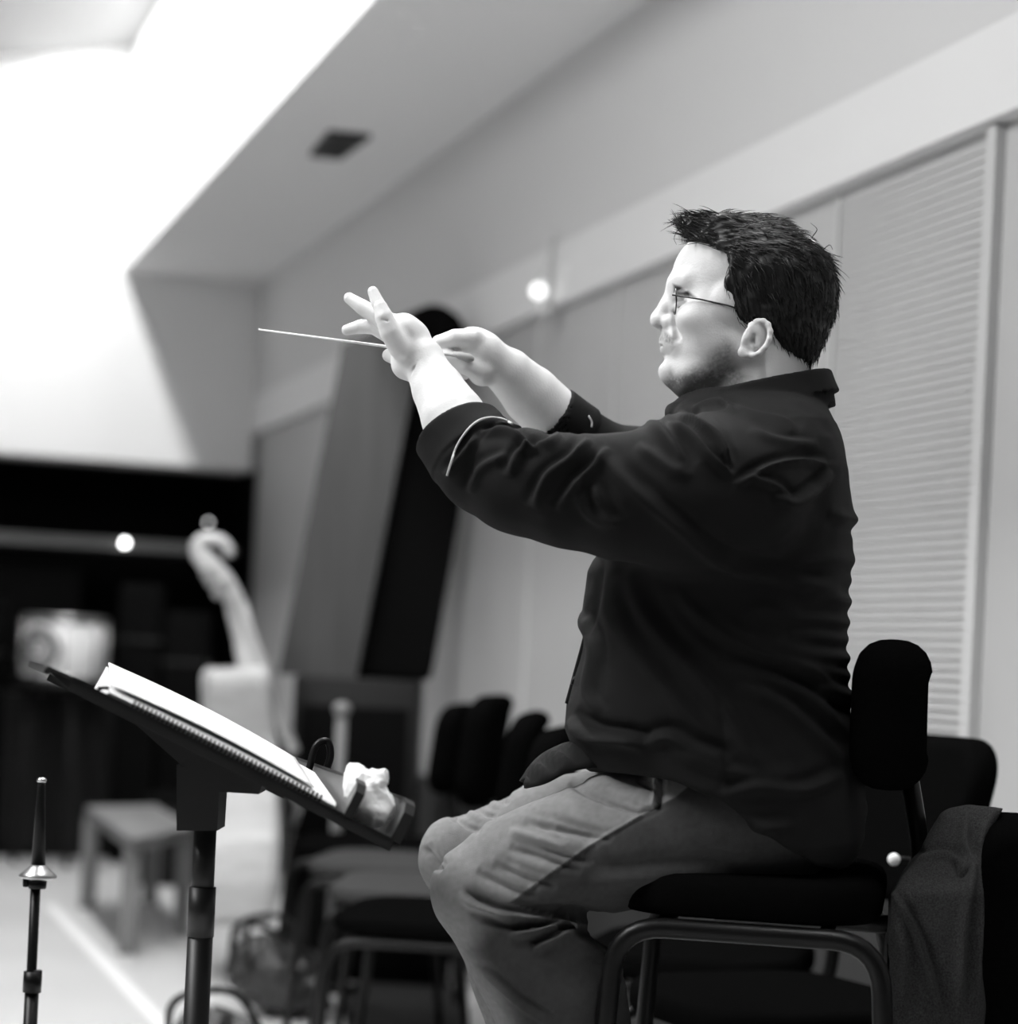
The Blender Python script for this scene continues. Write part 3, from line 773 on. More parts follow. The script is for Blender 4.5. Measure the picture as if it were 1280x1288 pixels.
# ---- hair
hair_poly = [(854,281),(866,272),(884,270),(902,267),(925,270),(955,271),(980,278),(1005,294),(1025,310),(1041,327),(1050,345),(1054,362),(1052,390),(1046,412),(1040,428),(1028,450),(1014,466),(998,470),(984,469),(976,450),(972,434),(968,410),(958,401),(946,400),(934,404),(926,412),(920,402),(915,384),(911,368),(913,350),(918,332),(914,318),(900,309),(884,302),(872,301),(862,295)]
def hair_field():
    f = Field((838, 256, -98), (1066, 486, 98), 1.6)
    f.ell((969, 364, 0), (85, 92, 83), 8); f.ell((924, 347, 0), (80, 76, 75), 20)
    f.ell((985, 420, 0), (50, 52, 64), 14)
    for s in (-1, 1): f.ell((944, 388, 66*s), (32, 34, 15), 8)
    f.cone((905, 292, -30), (905, 292, 30), 24, 24, 16)
    f.cone((872, 288, -26), (872, 288, 20), 14, 14, 14); f.cone((862, 284, -10), (860, 284, 12), 10, 10, 8)
    sl, X, Y, Z = f.win(f.lo, f.lo + f.n*f.h)
    k = (Y0 + Z*US)/Y0
    # follow the hairline as it shows from the side, at the depth of each slice
    for iz in range(f.n[2]):
        kk = float(k[0, 0, iz]); u = CX + (X[:, :, 0]-CX)/kk; v = CY + (Y[:, :, 0]-CY)/kk
        if iz % 4 == 0 or iz == 0:
            d2 = poly_sd(u, v, hair_poly)
        f.D[:, :, iz] = smax(f.D[:, :, iz], d2, 5)
    return f
fh = hair_field()
Vh, Qh = fh.mesh(); Vh = relax(Vh, Qh, 1, .5); Nh = normals(Vh, Qh)
g = vnoise(Vh*[0.12, 0.5, 0.5] + Vh[:, [1, 0, 2]]*[0.25, 0, 0], 2.2, 21)*(1-sstep(Vh[:,1], 315, 345)) + vnoise(Vh*[0.5, 0.13, 0.5] + Vh[:, [1, 0, 2]]*[-0.12, 0, 0], 2.2, 23)*sstep(Vh[:,1], 315, 345)
Vh = Vh + Nh*(g*1.6 + vnoise(Vh, 14, 22)*2.0)[:, None]
hair = field_obj('hair', Vh, Qh, M_hair, person); hair['label'] = 'short dark hair brushed up at the front'
# locks: fine strands rooted on the cap
rs = random.Random(4)
def flow(p, n_):
    u, v, w = p
    if v < 330 and u < 1000: d = np.array([-0.55 if u < 900 else 0.75, -0.25 if u < 900 else 0.18, 0.25*(1 if w > 0 else -1)])   # brushed back, tuft lifts at the front
    elif v < 350: d = np.array([0.75, 0.6, 0])
    else: d = np.array([0.30, 0.95, 0])
    d = d - n_*float(d @ n_)*0.8; return d/(np.linalg.norm(d)+1e-6)
mb = MB(); sel = [i for i in rs.sample(range(len(Vh)), min(len(Vh), 9000)) if Vh[i][2] < 40 and (Nh[i][2] < 0.35)]
sv, sf = [], []
for i in sel[:3600]:
    p = Vh[i].copy(); n_ = Nh[i]; L = rs.uniform(7, 15) if p[1] > 330 else rs.uniform(14, 26); pts = []
    d = flow(p, n_); j = np.array([rs.gauss(0, .18) for _ in range(3)])
    for k in range(5):
        pts.append(p.copy()); lift = 0.18 - 0.06*k
        p = p + (d + j + n_*lift)*L/4
        d = d + np.array([0, 0.06, 0])*k
    x = np.cross(d, n_); x = x/(np.linalg.norm(x)+1e-6); base = len(sv)
    for k, pp in enumerate(pts):
        r_ = (0.55, .6, .5, .35, .05)[k]
        for a in range(3):
            an = a*2.094; sv.append(pp + x*math.cos(an)*r_ + n_*math.sin(an)*r_)
    for k in range(4):
        for a in range(3): sf.append((base+k*3+a, base+k*3+(a+1) % 3, base+k*3+3+(a+1) % 3, base+k*3+3+a))
# loose curls over the forehead
for c0 in ([(860,290,-30),(850,296,-32),(845,306,-33),(848,314,-33)], [(864,292,-20),(856,300,-22),(856,310,-22)], [(880,300,-45),(896,310,-52),(906,312,-58),(914,306,-60)], [(915,296,-60),(928,298,-64),(945,292,-66),(962,298,-68)],
           [(868,276,-10),(858,270,-8),(852,276,-6)], [(880,272,0),(870,266,0),(862,268,2)], [(1020,300,-10),(1026,290,-8),(1018,282,-8)], [(1030,320,-20),(1040,312,-20),(1044,318,-20)]):
    pth = smooth_path([Vector(c) for c in c0], 6); base = len(sv); n_ = len(pth)
    for k, pp in enumerate(pth):
        r_ = 0.7*(1-k/n_)+.15
        for a in range(3): sv.append(np.array(pp) + np.array([math.cos(a*2.094), math.sin(a*2.094), 0])*r_)
    for k in range(n_-1):
        for a in range(3): sf.append((base+k*3+a, base+k*3+(a+1) % 3, base+k*3+3+(a+1) % 3, base+k*3+3+a))
st = to_world(np.array(sv)) - np.array(ORG)
o = field_obj('hair_strands', np.array(sv), np.array(sf), M_hair, person); o.parent = hair; o['kind'] = 'stuff'

# ---- glasses
gl = empty('eyeglasses', (0, 0, 0)); gl.matrix_world = Matrix.Identity(4)
M_wire = mat('dark_wire', 0.03, 0.3, metal=0.6)
gl.parent = person
mb = MB()
for s in (-1, 1):
    pts = []
    for k in range(24):
        a = 2*math.pi*k/24; pts.append(fig(843.5 + 0.6*(1-math.cos(a)) + abs(16+17*(1+math.cos(a))*.5)*.1, 384 + 15.5*math.sin(a), s*(28 + 19*math.cos(a))) - ORG)
    mb.tube(pts, 0.0009, 8, closed=True)
mb.tube(smooth_path([fig(*p) - ORG for p in ((844,378,-9),(838,372,-4),(838,372,4),(844,378,9))], 5), 0.001, 8)
mb.build('lens_rim', M_wire, None).parent = gl
for s in (-1, 1):
    mb = MB(); a = q(845.5, 371, 47*s) if s < 0 else np.array([846, 372, 47]); b = q(915, 384, 74*s) if s < 0 else np.array([913, 386, 74])
    mb.tube([fig(*a) - ORG, fig(*((a+b)/2 + np.array([0, -0.5, 3.0*s]))) - ORG, fig(*b) - ORG, fig(*(b + np.array([24, 8, -1*s]))) - ORG], 0.0011, 8)
    mb.build('temple', M_wire, None).parent = gl
gl.parent = person

# ---- shoes on the foot rail
for s in (-1, 1):
    c = fig(745, 1570, 92*s) - ORG
    mb = MB(); mb.tube(smooth_path([c + Vector((.075,0,.0)), c + Vector((.03,0,.005)), c + Vector((-.05,0,-.004)), c + Vector((-.15,0,-.018)), c + Vector((-.185,0,-.022))], 5),
                       [.02,.032,.042,.046,.048,.048,.048,.047,.046,.045,.044,.043,.042,.041,.040,.038,.034,.030,.024,.016,.006], 14, flat=0.8)
    mb.build('shoe', M_black).parent = person
# ------------------------------------------------------------------ chairs
def soft_pad(size, r, crown=0.0, seg=4):   # rounded cushion as (verts, faces)
    bm = bmesh.new(); bmesh.ops.create_cube(bm, size=1.0); bmesh.ops.scale(bm, vec=Vector(size), verts=bm.verts)
    vert_edges = [e for e in bm.edges if abs(e.verts[0].co.z - e.verts[1].co.z) > 1e-4]
    bmesh.ops.bevel(bm, geom=vert_edges, offset=min(size[0], size[1])*0.3, segments=8, profile=.5, affect='EDGES')
    rim = [e for e in bm.edges if abs(e.verts[0].co.z - e.verts[1].co.z) < 1e-5 and len(e.link_faces) == 2 and abs(e.link_faces[0].normal.z - e.link_faces[1].normal.z) > .5]
    bmesh.ops.bevel(bm, geom=rim, offset=r, segments=seg, profile=.55, affect='EDGES')
    for v in bm.verts:
        if v.co.z > 0: v.co.z += crown*(1 - (2*v.co.x/size[0])**2)*(1 - (2*v.co.y/size[1])**2)
    bm.verts.index_update(); out = ([v.co.copy() for v in bm.verts], [[v.index for v in f.verts] for f in bm.faces]); bm.free(); return out

def chair(name, loc, rz, seat_h, label, group=None, seat_m=None, back_h=0.40, back_w=0.40, seat_l=0.40, seat_t=0.05, lean=0.10, tube_r=0.0115, rail=False, back_t=0.06, seatcol=None, back_dz=0.0, back_dx=0.0):
    """faces local +x"""
    c = empty(name, loc, rz); M = c.matrix_world; tag(c, label, 'chair', group)
    def P(x, y, z): return M @ Vector((x, y, z))
    v, f = soft_pad((seat_l, 0.43, seat_t), seat_t*.42, .012)
    MB().add([P(p.x, p.y, p.z + seat_h - seat_t/2) for p in v], f, True).build('seat', seatcol or seat_m or M_fabric, c)
    # backrest: a curved oval pad, wider at the top
    v, f = soft_pad((back_h, back_w, back_t), back_t*.45, .012, 5); bv = []
    bz = seat_h + 0.14 + back_h/2 + back_dz
    for p in v:
        h = p.x/back_h; wdt = 1.0 + 0.12*h
        bv.append(P(-seat_l/2 - 0.02 + back_dx - (h+.5)*lean - p.z + 0.9*(p.y**2), p.y*wdt, bz + p.x))
    MB().add(bv, f, True).build('backrest', M_fabric, c)
    mb = MB(); mb.tube([P(q_.x, q_.y, q_.z) for q_ in round_path([Vector((0.05,0,seat_h-seat_t-.014)), Vector((-seat_l/2-.035,0,seat_h-seat_t-.014)), Vector((-seat_l/2-.045,0,seat_h+.02)), Vector((-seat_l/2-.02-lean*.2,0,bz-back_h*.35))], .05)], .012, 10, flat=1.0)
    mb.build('back_support', M_black, c)
    for s in (-1, 1):
        y = s*0.205; xf, xr = seat_l/2 - .015, -seat_l/2 + .0
        mb = MB(); z = seat_h - seat_t - tube_r - .001
        mb.tube([P(a, b, d) for a, b, d in round_path([Vector((xf+.035,y,0)), Vector((xf,y,z)), Vector((xr,y,z)), Vector((xr-.045,y,0))], .06, 7)], tube_r, 12)
        mb.build('side_frame', M_black, c)
    mb = MB()
    for x in (seat_l*.3, -seat_l*.3): mb.tube([P(x,-.2,seat_h-seat_t-.012), P(x,.2,seat_h-seat_t-.012)], .009, 8)
    mb.build('cross_tube', M_black, c)
    if rail:
        mb = MB(); mb.tube([P(xf+.025,-.2,.20), P(xf+.025,.2,.20)], .011, 10); mb.build('foot_rail', M_black, c)
    return c

# the conductor's tall chair
cs = fig(950, 1112, 0); cs.z = 0
hi = chair('conductor_chair', cs, math.radians(180-11), 0.705, 'tall black chair with a padded back that the conductor sits on', back_h=.185, back_w=.34, seat_l=.33, seat_t=.052, lean=.0, tube_r=.0125, rail=True, back_t=.085, back_dz=-.03, back_dx=.010)

# stacking chairs along the side wall, facing left
GR = 'stacking chairs along the side wall'
specs = [(580, 5.70, 175, 'black stacking chair furthest back in the row by the wall'),
         (622, 5.22, 172, 'black stacking chair whose backrest rises highest left of the conductor'),
         (672, 4.70, 176, 'dark stacking chair just left of the conductor\'s knees, nearest its grey seat front'),
         (712, 4.18, 172, 'black stacking chair mostly hidden behind the conductor\'s lap')]
for i, (px, Y, rz, lab) in enumerate(specs):
    p = at(px, 900, Y); a = math.radians(rz)
    loc = Vector((p.x + math.cos(a)*.23, p.y + math.sin(a)*.23, 0))
    chair('stacking_chair', loc, a, .455, lab, GR, seatcol=M_seat if i in (1, 2) else M_fabric, back_h=(.24,.275,.25,.235)[i], back_w=.36, seat_l=.38, seat_t=.035, lean=.03, back_t=.06, tube_r=.0105)
p = at(1150, 1000, 3.45); a = math.radians(205)
chair('stacking_chair', Vector((p.x + math.cos(a)*.24, p.y + math.sin(a)*.24, 0)), a, .455, 'black stacking chair directly behind the tall chair, in front of the slotted panel', GR, back_h=.27, back_w=.36, lean=.06, tube_r=.0105)
p = at(880, 1190, 3.9); a = math.radians(165)
chair('stacking_chair', Vector((p.x, p.y, 0)), a, .455, 'black stacking chair seen through the legs of the tall chair', GR, back_h=.22, back_w=.36, lean=.06, tube_r=.0105)
p = at(548, 1180, 3.75); a = math.radians(170)
# small bright knob of a folded stand behind the tall chair
kn = empty('adjusting_knob', at(1124, 1081, 3.1))
MB().ball(at(1124, 1081, 3.1), .0095, 20).build('knob_cap', mat('white_knob', .9, .3), kn)
mb = MB(); mb.tube([at(1126,1081,3.1), at(1150,1082,3.12)], .005, 8); mb.tube([at(1150,1082,3.12), at(1147,1150,3.12), Vector((at(1143,1200,3.12).x, 3.12, 0))], .009, 8); mb.build('stem', M_black, kn)
tag(kn, 'white round knob on a thin dark post behind the tall chair', 'knob')

# ---- chair and blazer at the right edge
fr = at(1300, 1100, 2.72)
rc = empty('padded_chair', Vector((fr.x+.05, 2.72, 0)))
v, f = soft_pad((.62, .42, .085), .035, .0, 5)
mb = MB().add([at(1342, 1022, 2.72) + Vector((p.y*.9 + .0, p.z*2.6, -.315 + p.x)) for p in v], f, True); mb.build('backrest', M_fabric, rc)
v, f = soft_pad((.34, .40, .06), .025, .012)
mb = MB().add([Vector((fr.x+.22, 2.72, .45)) + p for p in v], f, True); mb.build('seat', M_fabric, rc)
for sx in (0.09, .35):
    for sy in (-.17, .17):
        MB().tube([Vector((fr.x+sx, 2.72+sy, .43)), Vector((fr.x+sx+(.02 if sx > .3 else -.02), 2.72+sy, 0))], .011, 10).build('leg', M_black, rc)
tag(rc, 'black padded chair at the right edge with a blazer over its back', 'chair')

M_tweed = mat('dark_tweed', .05, .95, bump=.9, bscale=800, var=.5, vscale=500, spec=.15)
f = Field((1085, 1000, -210), (1275, 1560, 160), 3.5)
bl = [(1183,1024),(1196,1017),(1216,1013),(1236,1014),(1262,1016),(1253,1034),(1243,1060),(1238,1110),(1236,1540),(1106,1540),(1112,1250),(1115,1170),(1120,1128),(1136,1098),(1152,1076),(1168,1048)]
def blazer(X, Y, Z):
    k = (Y0 + Z*US)/Y0
    d2 = poly_sd(CX + (X-CX)/k, CY + (Y-CY)/k, bl)
    th = 60 + 95*np.clip((Y-1013)/90, 0, 1)
    return smax(d2, np.abs(Z+30)-th, 22)
f.fn(blazer, f.lo, f.lo+f.n*f.h, 0)
V, Q = f.mesh(); V = relax(V, Q, 2, .5); N = normals(V, Q); V = V + N*(vnoise(V, 40, 31)*3 + vnoise(V*[1,.3,1], 14, 32)*1.0)[:, None]
for pts, am, wd in (([(1122,1122),(1145,1160),(1165,1210),(1185,1290)], 5, 4), ([(1200,1082),(1208,1100),(1218,1100)], -4, 3), ([(1216,1018),(1212,1060),(1220,1100),(1210,1180),(1205,1288)], 6, 6), ([(1150,1082),(1185,1075),(1205,1085)], 3, 5), ([(1240,1030),(1228,1080),(1230,1160),(1224,1280)], 4, 5), ([(1130,1160),(1135,1220),(1130,1288)], 3, 7)):
    V = fold(V, N, pts, am*2.0, wd)
o = field_obj('blazer', V, Q, M_tweed); tag(o, 'dark tweed blazer draped over the chair at the right edge', 'jacket')

# ------------------------------------------------------------------ music stand, score, tissue
A = at(496, 1058, 2.40); B = at(60, 838, 2.30); eu = (B-A).normalized(); L = (B-A).length
ew = eu.cross(Vector((0,0,1))).normalized(); en = ew.cross(eu).normalized()
if en.z < 0: en = -en
def D(u, w, n): return A + eu*u + ew*w + en*n
W_ = 0.50
ms = empty('music_stand', Vector((D(L*.55, W_/2, 0).x, D(L*.55, W_/2, 0).y, 0)))
def slab(mb, u0, u1, w0, w1, n0, n1): return mb.hexa([D(u0,w0,n0), D(u1,w0,n0), D(u1,w1,n0), D(u0,w1,n0), D(u0,w0,n1), D(u1,w0,n1), D(u1,w1,n1), D(u0,w1,n1)])
M_desk = mat('satin_black_metal', .008, .45)
mb = MB(); slab(mb, 0, L, 0, W_, -.003, .0); slab(mb, L*.0, L*.93, 0, .006, -.012, .002); slab(mb, .05, L*.93, W_-.006, W_, -.012, .002); slab(mb, L-.006, L, .02, W_-.02, -.008, .0)
mb.hexa([D(L*.93,0,-.012), D(L,.02,-.004), D(L,.026,-.004), D(L*.93,.006,-.012), D(L*.93,0,.002), D(L,.02,.001), D(L,.026,.001), D(L*.93,.006,.002)])
mb.build('desk', M_desk, ms)
def lip(u, h, th, lab=None):
    prof = [(0, 0), (0, h*.7), (.012, h*.93), (.03, h), (W_-.03, h), (W_-.012, h*.93), (W_, h*.7), (W_, 0)]
    mb = MB(); mb.prism([D(u, w, n) for w, n in prof], -eu*th); o = mb.build('lip', mat('lip_metal', .13, .4, metal=.2), ms)
u1 = (at(434, 1022, 2.39)-A).dot(eu)
lip(.004, .047, .009); lip(u1, .042, .008)
for u_, h_, th_ in ((.004, .047, .009), (u1, .042, .008)):
    mb = MB(); pf = [(-.003, 0), (-.003, h_*.72), (.010, h_*.96), (.03, h_+.003), (W_-.03, h_+.003), (W_-.03, h_), (.03, h_), (.013, h_*.92), (.0005, h_*.7), (.0005, 0)]
    mb.prism([D(u_+.0015, w, n) for w, n in pf], -eu*(th_+.003)); mb.build('lip_edge', M_desk, ms)
# bracket under the desk and the post
mb = MB()
c = D(L*.52, W_/2, 0); Yc = c.y
mb.prism([at(x, y, Yc-.03) for x, y in ((150,893),(232,966),(222,962),(222,1045),(273,1045),(276,996),(325,999),(334,976),(250,925))], (0,.07,0)); mb.build('desk_bracket', M_desk, ms)
pt = at(258, 1044, Yc); pb = Vector((at(257,1045,Yc).x, Yc, 0))
MB().tube([pt, Vector((pt.x, Yc, .62))], .0138, 20).build('upper_post', M_desk, ms)
mb = MB(); mb.tube([Vector((pt.x,Yc,.64)), Vector((pt.x,Yc,.03))], .0155, 20); mb.tube([Vector((pt.x,Yc,.66)), Vector((pt.x,Yc,.60))], .0165, 20); mb.build('lower_post', M_desk, ms)
for k in range(3):
    a = 2.1*k + .4; MB().tube([Vector((pt.x,Yc,.10)), Vector((pt.x+.28*math.cos(a),Yc+.28*math.sin(a),.015))], .009, 8).build('leg', M_desk, ms)
tag(ms, 'black conductor\'s music stand with a wide tilted desk holding a thick score', 'music stand')
# small arched clip on the desk's lip
mb = MB(); k0 = D(u1+.006, .30, .042)
mb.tube(smooth_path([k0 + en*-.01, k0 + en*.022 + eu*.006, k0 + en*.034 - eu*.004, k0 + en*.02 - eu*.016, k0 + en*-.006 - eu*.02], 5), .0048, 8)
o = mb.build('page_clip', M_black); tag(o, 'black arched page clip standing on the lip of the music stand', 'clip')
mb = MB(); k0 = D(L*.86, .03, .003)
mb.tube(smooth_path([k0, k0 + en*.006 - eu*.012, k0 + en*.002 - eu*.03, k0 + en*.007 - eu*.036, k0 - eu*.05 + en*.002], 4), .0022, 8)
o = mb.build('page_clip', M_black); tag(o, 'small flat black clip near the top edge of the music stand desk', 'clip')

# score: thick stack of white pages with a comb binding along its near edge
M_paper = mat('white_paper', .85, .7, bump=.3, bscale=500)
us0, us1 = u1+.012, (at(140, 864, 2.33)-A).dot(eu)
sc = empty('score', D((us0+us1)/2, .13, .004))
mb = MB(); n_ = 26
vs, fs = [], []
for i in range(n_+1):
    u = us0 + (us1-us0)*i/n_; t = i/n_
    bow = .0035*math.sin(t*math.pi) ; up = .009 + bow
    for (w, n) in ((.012, .002), (.010, up*.55), (.016, up), (.12, up+.012), (.225, up+.024), (.235, .002)): vs.append(D(u, w, n))
for i in range(n_):
    for k in range(6): fs.append((i*6+k, i*6+(k+1) % 6, i*6+6+(k+1) % 6, i*6+6+k))
fs += [tuple(range(6)), tuple(n_*6+k for k in range(6))]
mb.add(vs, fs, False); mb.build('page_block', M_paper, sc)
vs, fs = [], []
for i in range(n_+1):
    t = i/n_; u = us0 + .03 + (us1-us0-.03)*t
    for j in range(8):
        w = .015 + .21*j/7; n = .0135 + .0045*math.sin(t*math.pi) + .025*(j/7); vs.append(D(u, w, n))
for i in range(n_):
    for k in range(7): fs.append((i*8+k, i*8+k+1, i*8+9+k, i*8+8+k))
o = MB().add(vs, fs, True).build('open_page', M_paper, sc); md = o.modifiers.new('s', 'SOLIDIFY'); md.thickness = .0006
mb = MB(); n_ = 46
for i in range(n_):
    u = us0 + .02 + (us1-us0-.05)*i/(n_-1)
    c0 = D(u, .008, .005); mb.tube([c0 + (eu.cross(en)*0 + ew*math.cos(a) + en*math.sin(a))*.0045 for a in [k*math.pi/5 for k in range(10)]], .0011, 5, closed=True)
mb.build('comb_binding', M_black, sc)
tag(sc, 'thick white comb-bound score lying on the music stand', 'sheet music')

# tissue between the two lips
tc_ = D(.040, .05, .028); M_tis = mat('tissue', .88, .8)
X0, Z0 = (tc_.x), tc_.z - EYE
xc, yc = X0*CR + Z0*SR, -X0*SR + Z0*CR
tcf = np.array([CX + xc/US, CY - yc/US, (tc_.y-Y0)/US], np.float32)
f = Field(tcf-64, tcf+64, 1.5)
f.ell(tcf + (2, 3, 0), (20, 23, 30), 3); f.ell(tcf + (12, 8, -8), (17, 20, 20), 4); f.ell(tcf + (-6, -12, 6), (14, 14, 22), 4)
f.cone(tcf + (-6,-12,0), tcf + (-12,-30,4), 14, 9, 11, sw=1.8); f.cone(tcf + (2,-12,2), tcf + (14,-25,6), 12, 8, 11, sw=1.8); f.ell(tcf + (2,-20,4), (13,9,18), 4); f.cone(tcf + (6,16,-10), tcf + (4,27,-12), 12, 6, 4)
f.cone(tcf + (14,14,-26), tcf + (10,22,-27), 2, 2, 2, 'sub')
V, Q = f.mesh(); N = normals(V, Q); V = V + N*((0.5-np.abs(vnoise(V, 13, 41)))*8 + (0.5-np.abs(vnoise(V, 6, 42)))*1.4)[:, None]
o = field_obj('tissue', V, Q, M_tis); tag(o, 'crumpled white tissue tucked in the tray of the music stand', 'tissue')

# ---- baton
bt = empty('baton', fig(*q(570, 443, 12)))
a, b = fig(*q(586, 449, 12)), fig(*q(325, 414.5, -10))
MB().tube([a, a.lerp(b, .3), b], [.0021, .0018, .0011], 10).build('shaft', mat('white_lacquer', .85, .4), bt)
MB().tube([fig(*q(596,452,13)), fig(*q(590,451,12)), fig(*q(578,447,12)), fig(*q(570,444,12))], [.002,.006,.005,.0022], 12).build('grip', mat('cork', .4, .8), bt)
tag(bt, 'thin white conducting baton held in the conductor\'s right hand', 'baton')

# ---- slim stand at the left edge
st = empty('slim_stand', Vector((at(38,1288,2.9).x, 2.9, 0)))
def S(px, py): return at(px, py, 2.9)
MB().tube([S(52.5,982), S(52,992), S(51,1010), S(48,1092)], [.0048,.0052,.0062,.0098], 14).build('upper_rod', M_black, st)
MB().lathe(S(52.6,981), [(.0001,-.003),(.0065,-.003),(.0068,.001),(.004,.003),(.0001,.003)], 16).build('rod_tip', M_chrome, st)
tilt = Matrix.Rotation(0.0, 3, 'Y')
MB().lathe(S(47.5,1102), [(.0001,-.004),(.022,-.003),(.0255,-.001),(.0255,.001),(.020,.006),(.013,.012),(.009,.016),(.0001,.017)], 28).build('collar', mat('grey_metal', .45, .32, metal=.9), st)
mb = MB(); mb.lathe(S(47,1110), [(.0001,-.008),(.012,-.008),(.013,.002),(.0001,.003)], 16); mb.box(S(33,1110), (.008,.012,.012), None, .002); mb.build('clamp', M_black, st)
px_ = S(45,1110); MB().tube([px_, Vector((px_.x, 2.9, .35))], .0068, 14).build('middle_rod', M_black, st)
mb = MB(); mb.tube([S(41.5,1222), S(40,1248)], .0125, 14); mb.box(S(46,1226), (.014,.012,.014), None, .003); mb.build('clamp', M_black, st)
MB().tube([S(40,1248), Vector((px_.x, 2.9, .03))], .0095, 14).build('lower_tube', M_black, st)
for k in range(3):
    a = 2.09*k + .9; MB().tube([Vector((px_.x,2.9,.22)), Vector((px_.x+.25*math.cos(a),2.9+.25*math.sin(a),.01))], .007, 8).build('leg', M_black, st)
tag(st, 'slim black stand with a domed metal collar at the left edge', 'stand')

# ------------------------------------------------------------------ double bass resting behind the stand
M_bass = mat('varnished_maple', .50, .3, var=.15, vscale=3, stretch=(3,3,14))
M_ebony = mat('ebony', .22, .3)
YB = 6.15
db = empty('double_bass', Vector((at(305,1165,YB).x, YB, 0)))
def Bp(px, py, dy=0.0): return at(px, py, YB) + Vector((-.135*dy, dy, 0))
# body: violin outline across the depth, ribs facing the camera
rows = [(0,.10),(.03,.17),(.10,.215),(.20,.22),(.30,.19),(.40,.15),(.48,.145),(.56,.165),(.66,.23),(.78,.265),(.90,.255),(.97,.20),(1.0,.12)]
lf = [(264,841),(262,852),(261,900),(262,960),(263,1060),(262,1140),(266,1163)]; rt = [(334,838),(338,850),(343,900),(347,960),(350,1050),(345,1130),(334,1166)]
def lerp_path(P_, t):
    i = min(int(t*(len(P_)-1)), len(P_)-2); k = t*(len(P_)-1)-i
    return (P_[i][0]*(1-k)+P_[i+1][0]*k, P_[i][1]*(1-k)+P_[i+1][1]*k)
vs, fs = [], []; NR = 40
for i in range(NR+1):
    t = i/NR; hw = np.interp(t, [r[0] for r in rows], [r[1] for r in rows]); l = lerp_path(lf, t); r_ = lerp_path(rt, t)
    pl_, pr = Bp(*l), Bp(*r_); ex = (pr-pl_)
    # ring: near rib, belly (bulging right), far rib, back
    for (fx, fy) in ((0,-1),(.33,-1.0),(.67,-1.0),(1,-1),(1.05,-.6),(1.08,0),(1.05,.6),(1,1),(.5,1.0),(0,1),(-.05,.5),(-.07,0),(-.05,-.5)):
        vs.append(pl_ + ex*fx + Vector((-.135*(hw*fy + .12), hw*fy + .12, 0)))
n_ = 13
for i in range(NR):
    for k in range(n_): fs.append((i*n_+k, i*n_+(k+1) % n_, i*n_+n_+(k+1) % n_, i*n_+n_+k))
fs += [tuple(range(n_)), tuple(NR*n_+k for k in range(n_))]
o = MB().add(vs, fs, True).build('body', M_bass, db); md = o.modifiers.new('e', 'EDGE_SPLIT'); md.split_angle = math.radians(40)
mb = MB()   # purfled edges of back and belly standing proud of the ribs
for P_, off in ((lf, -.1), (rt, .1)):
    for sgn in (-1,):
        pts = []
        for i in range(NR+1):
            t = i/NR; hw = np.interp(t, [r[0] for r in rows], [r[1] for r in rows]); pts.append(Bp(*lerp_path(P_, t)) + Vector((0, -hw + .12 - .004, 0)))
        mb.tube(pts, .007, 8)
mb.build('edge_moulding', M_bass, db)
mb = MB(); mb.tube([Bp(316,846,.1), Bp(318,835,.1), Bp(308,800,.1), Bp(296,757,.1)], [.075,.045,.036,.032], 16, flat=.8); mb.build('neck', M_bass, db)
mb = MB(); a, b = Bp(294,748,.1), Bp(372,948,.1); dv = (b-a).normalized(); nv = Vector((dv.z, 0, -dv.x))
if nv.x < 0: nv = -nv
mb.hexa([a - Vector((0,.03,0)) - nv*.012, b - Vector((0,.05,0)) - nv*.012, b + Vector((0,.05,0)) - nv*.012, a + Vector((0,.03,0)) - nv*.012, a - Vector((0,.025,0)) + nv*.012, b - Vector((0,.04,0)) + nv*.012, b + Vector((0,.04,0)) + nv*.012, a + Vector((0,.025,0)) + nv*.012])
mb.build('fingerboard', mat('worn_fingerboard', .42, .35), db)
sp_ = smooth_path([Bp(296,757,.1), Bp(288,740,.1), Bp(276,722,.1), Bp(260,706,.1), Bp(250,693,.1), Bp(251,682,.1), Bp(261,676,.1), Bp(276,677,.1), Bp(287,687,.1), Bp(288,698,.1)], 5)
mb = MB(); mb.tube(sp_, [float(np.interp(k/(len(sp_)-1), [0,.3,.5,.75,1], [.030,.030,.027,.017,.014])) for k in range(len(sp_))], 14)
mb.build('scroll', M_bass, db)
for (x, y) in ((272,722),(280,736),(266,712),(287,728)):
    mb = MB(); mb.tube([Bp(x,y,.06), Bp(x-5,y+8,-.03)], .007, 8); mb.ball(Bp(x-7,y+11,-.06), .017, 14, (1,.5,1)); mb.build('peg', M_ebony, db)
mb = MB(); mb.tube([Bp(372,1000,.12), Bp(378,1020,.12), Bp(371,1042,.12)], .010, 8); mb.build('bridge', M_bass, db)
mb = MB()
for k in range(4): mb.tube([Bp(298,752,.08+.013*k), Bp(378,1012,.07+.03*k), Bp(352,1130,.09+.02*k)], .0016, 5)
mb.build('strings', M_chrome, db)
mb = MB(); mb.tube([Bp(302,1160,.12), Vector((Bp(302,1160).x, YB+.12, .0))], .008, 8); mb.build('end_pin', M_chrome, db)
tag(db, 'pale double bass standing side-on on the floor with its scroll leaning left', 'double bass')

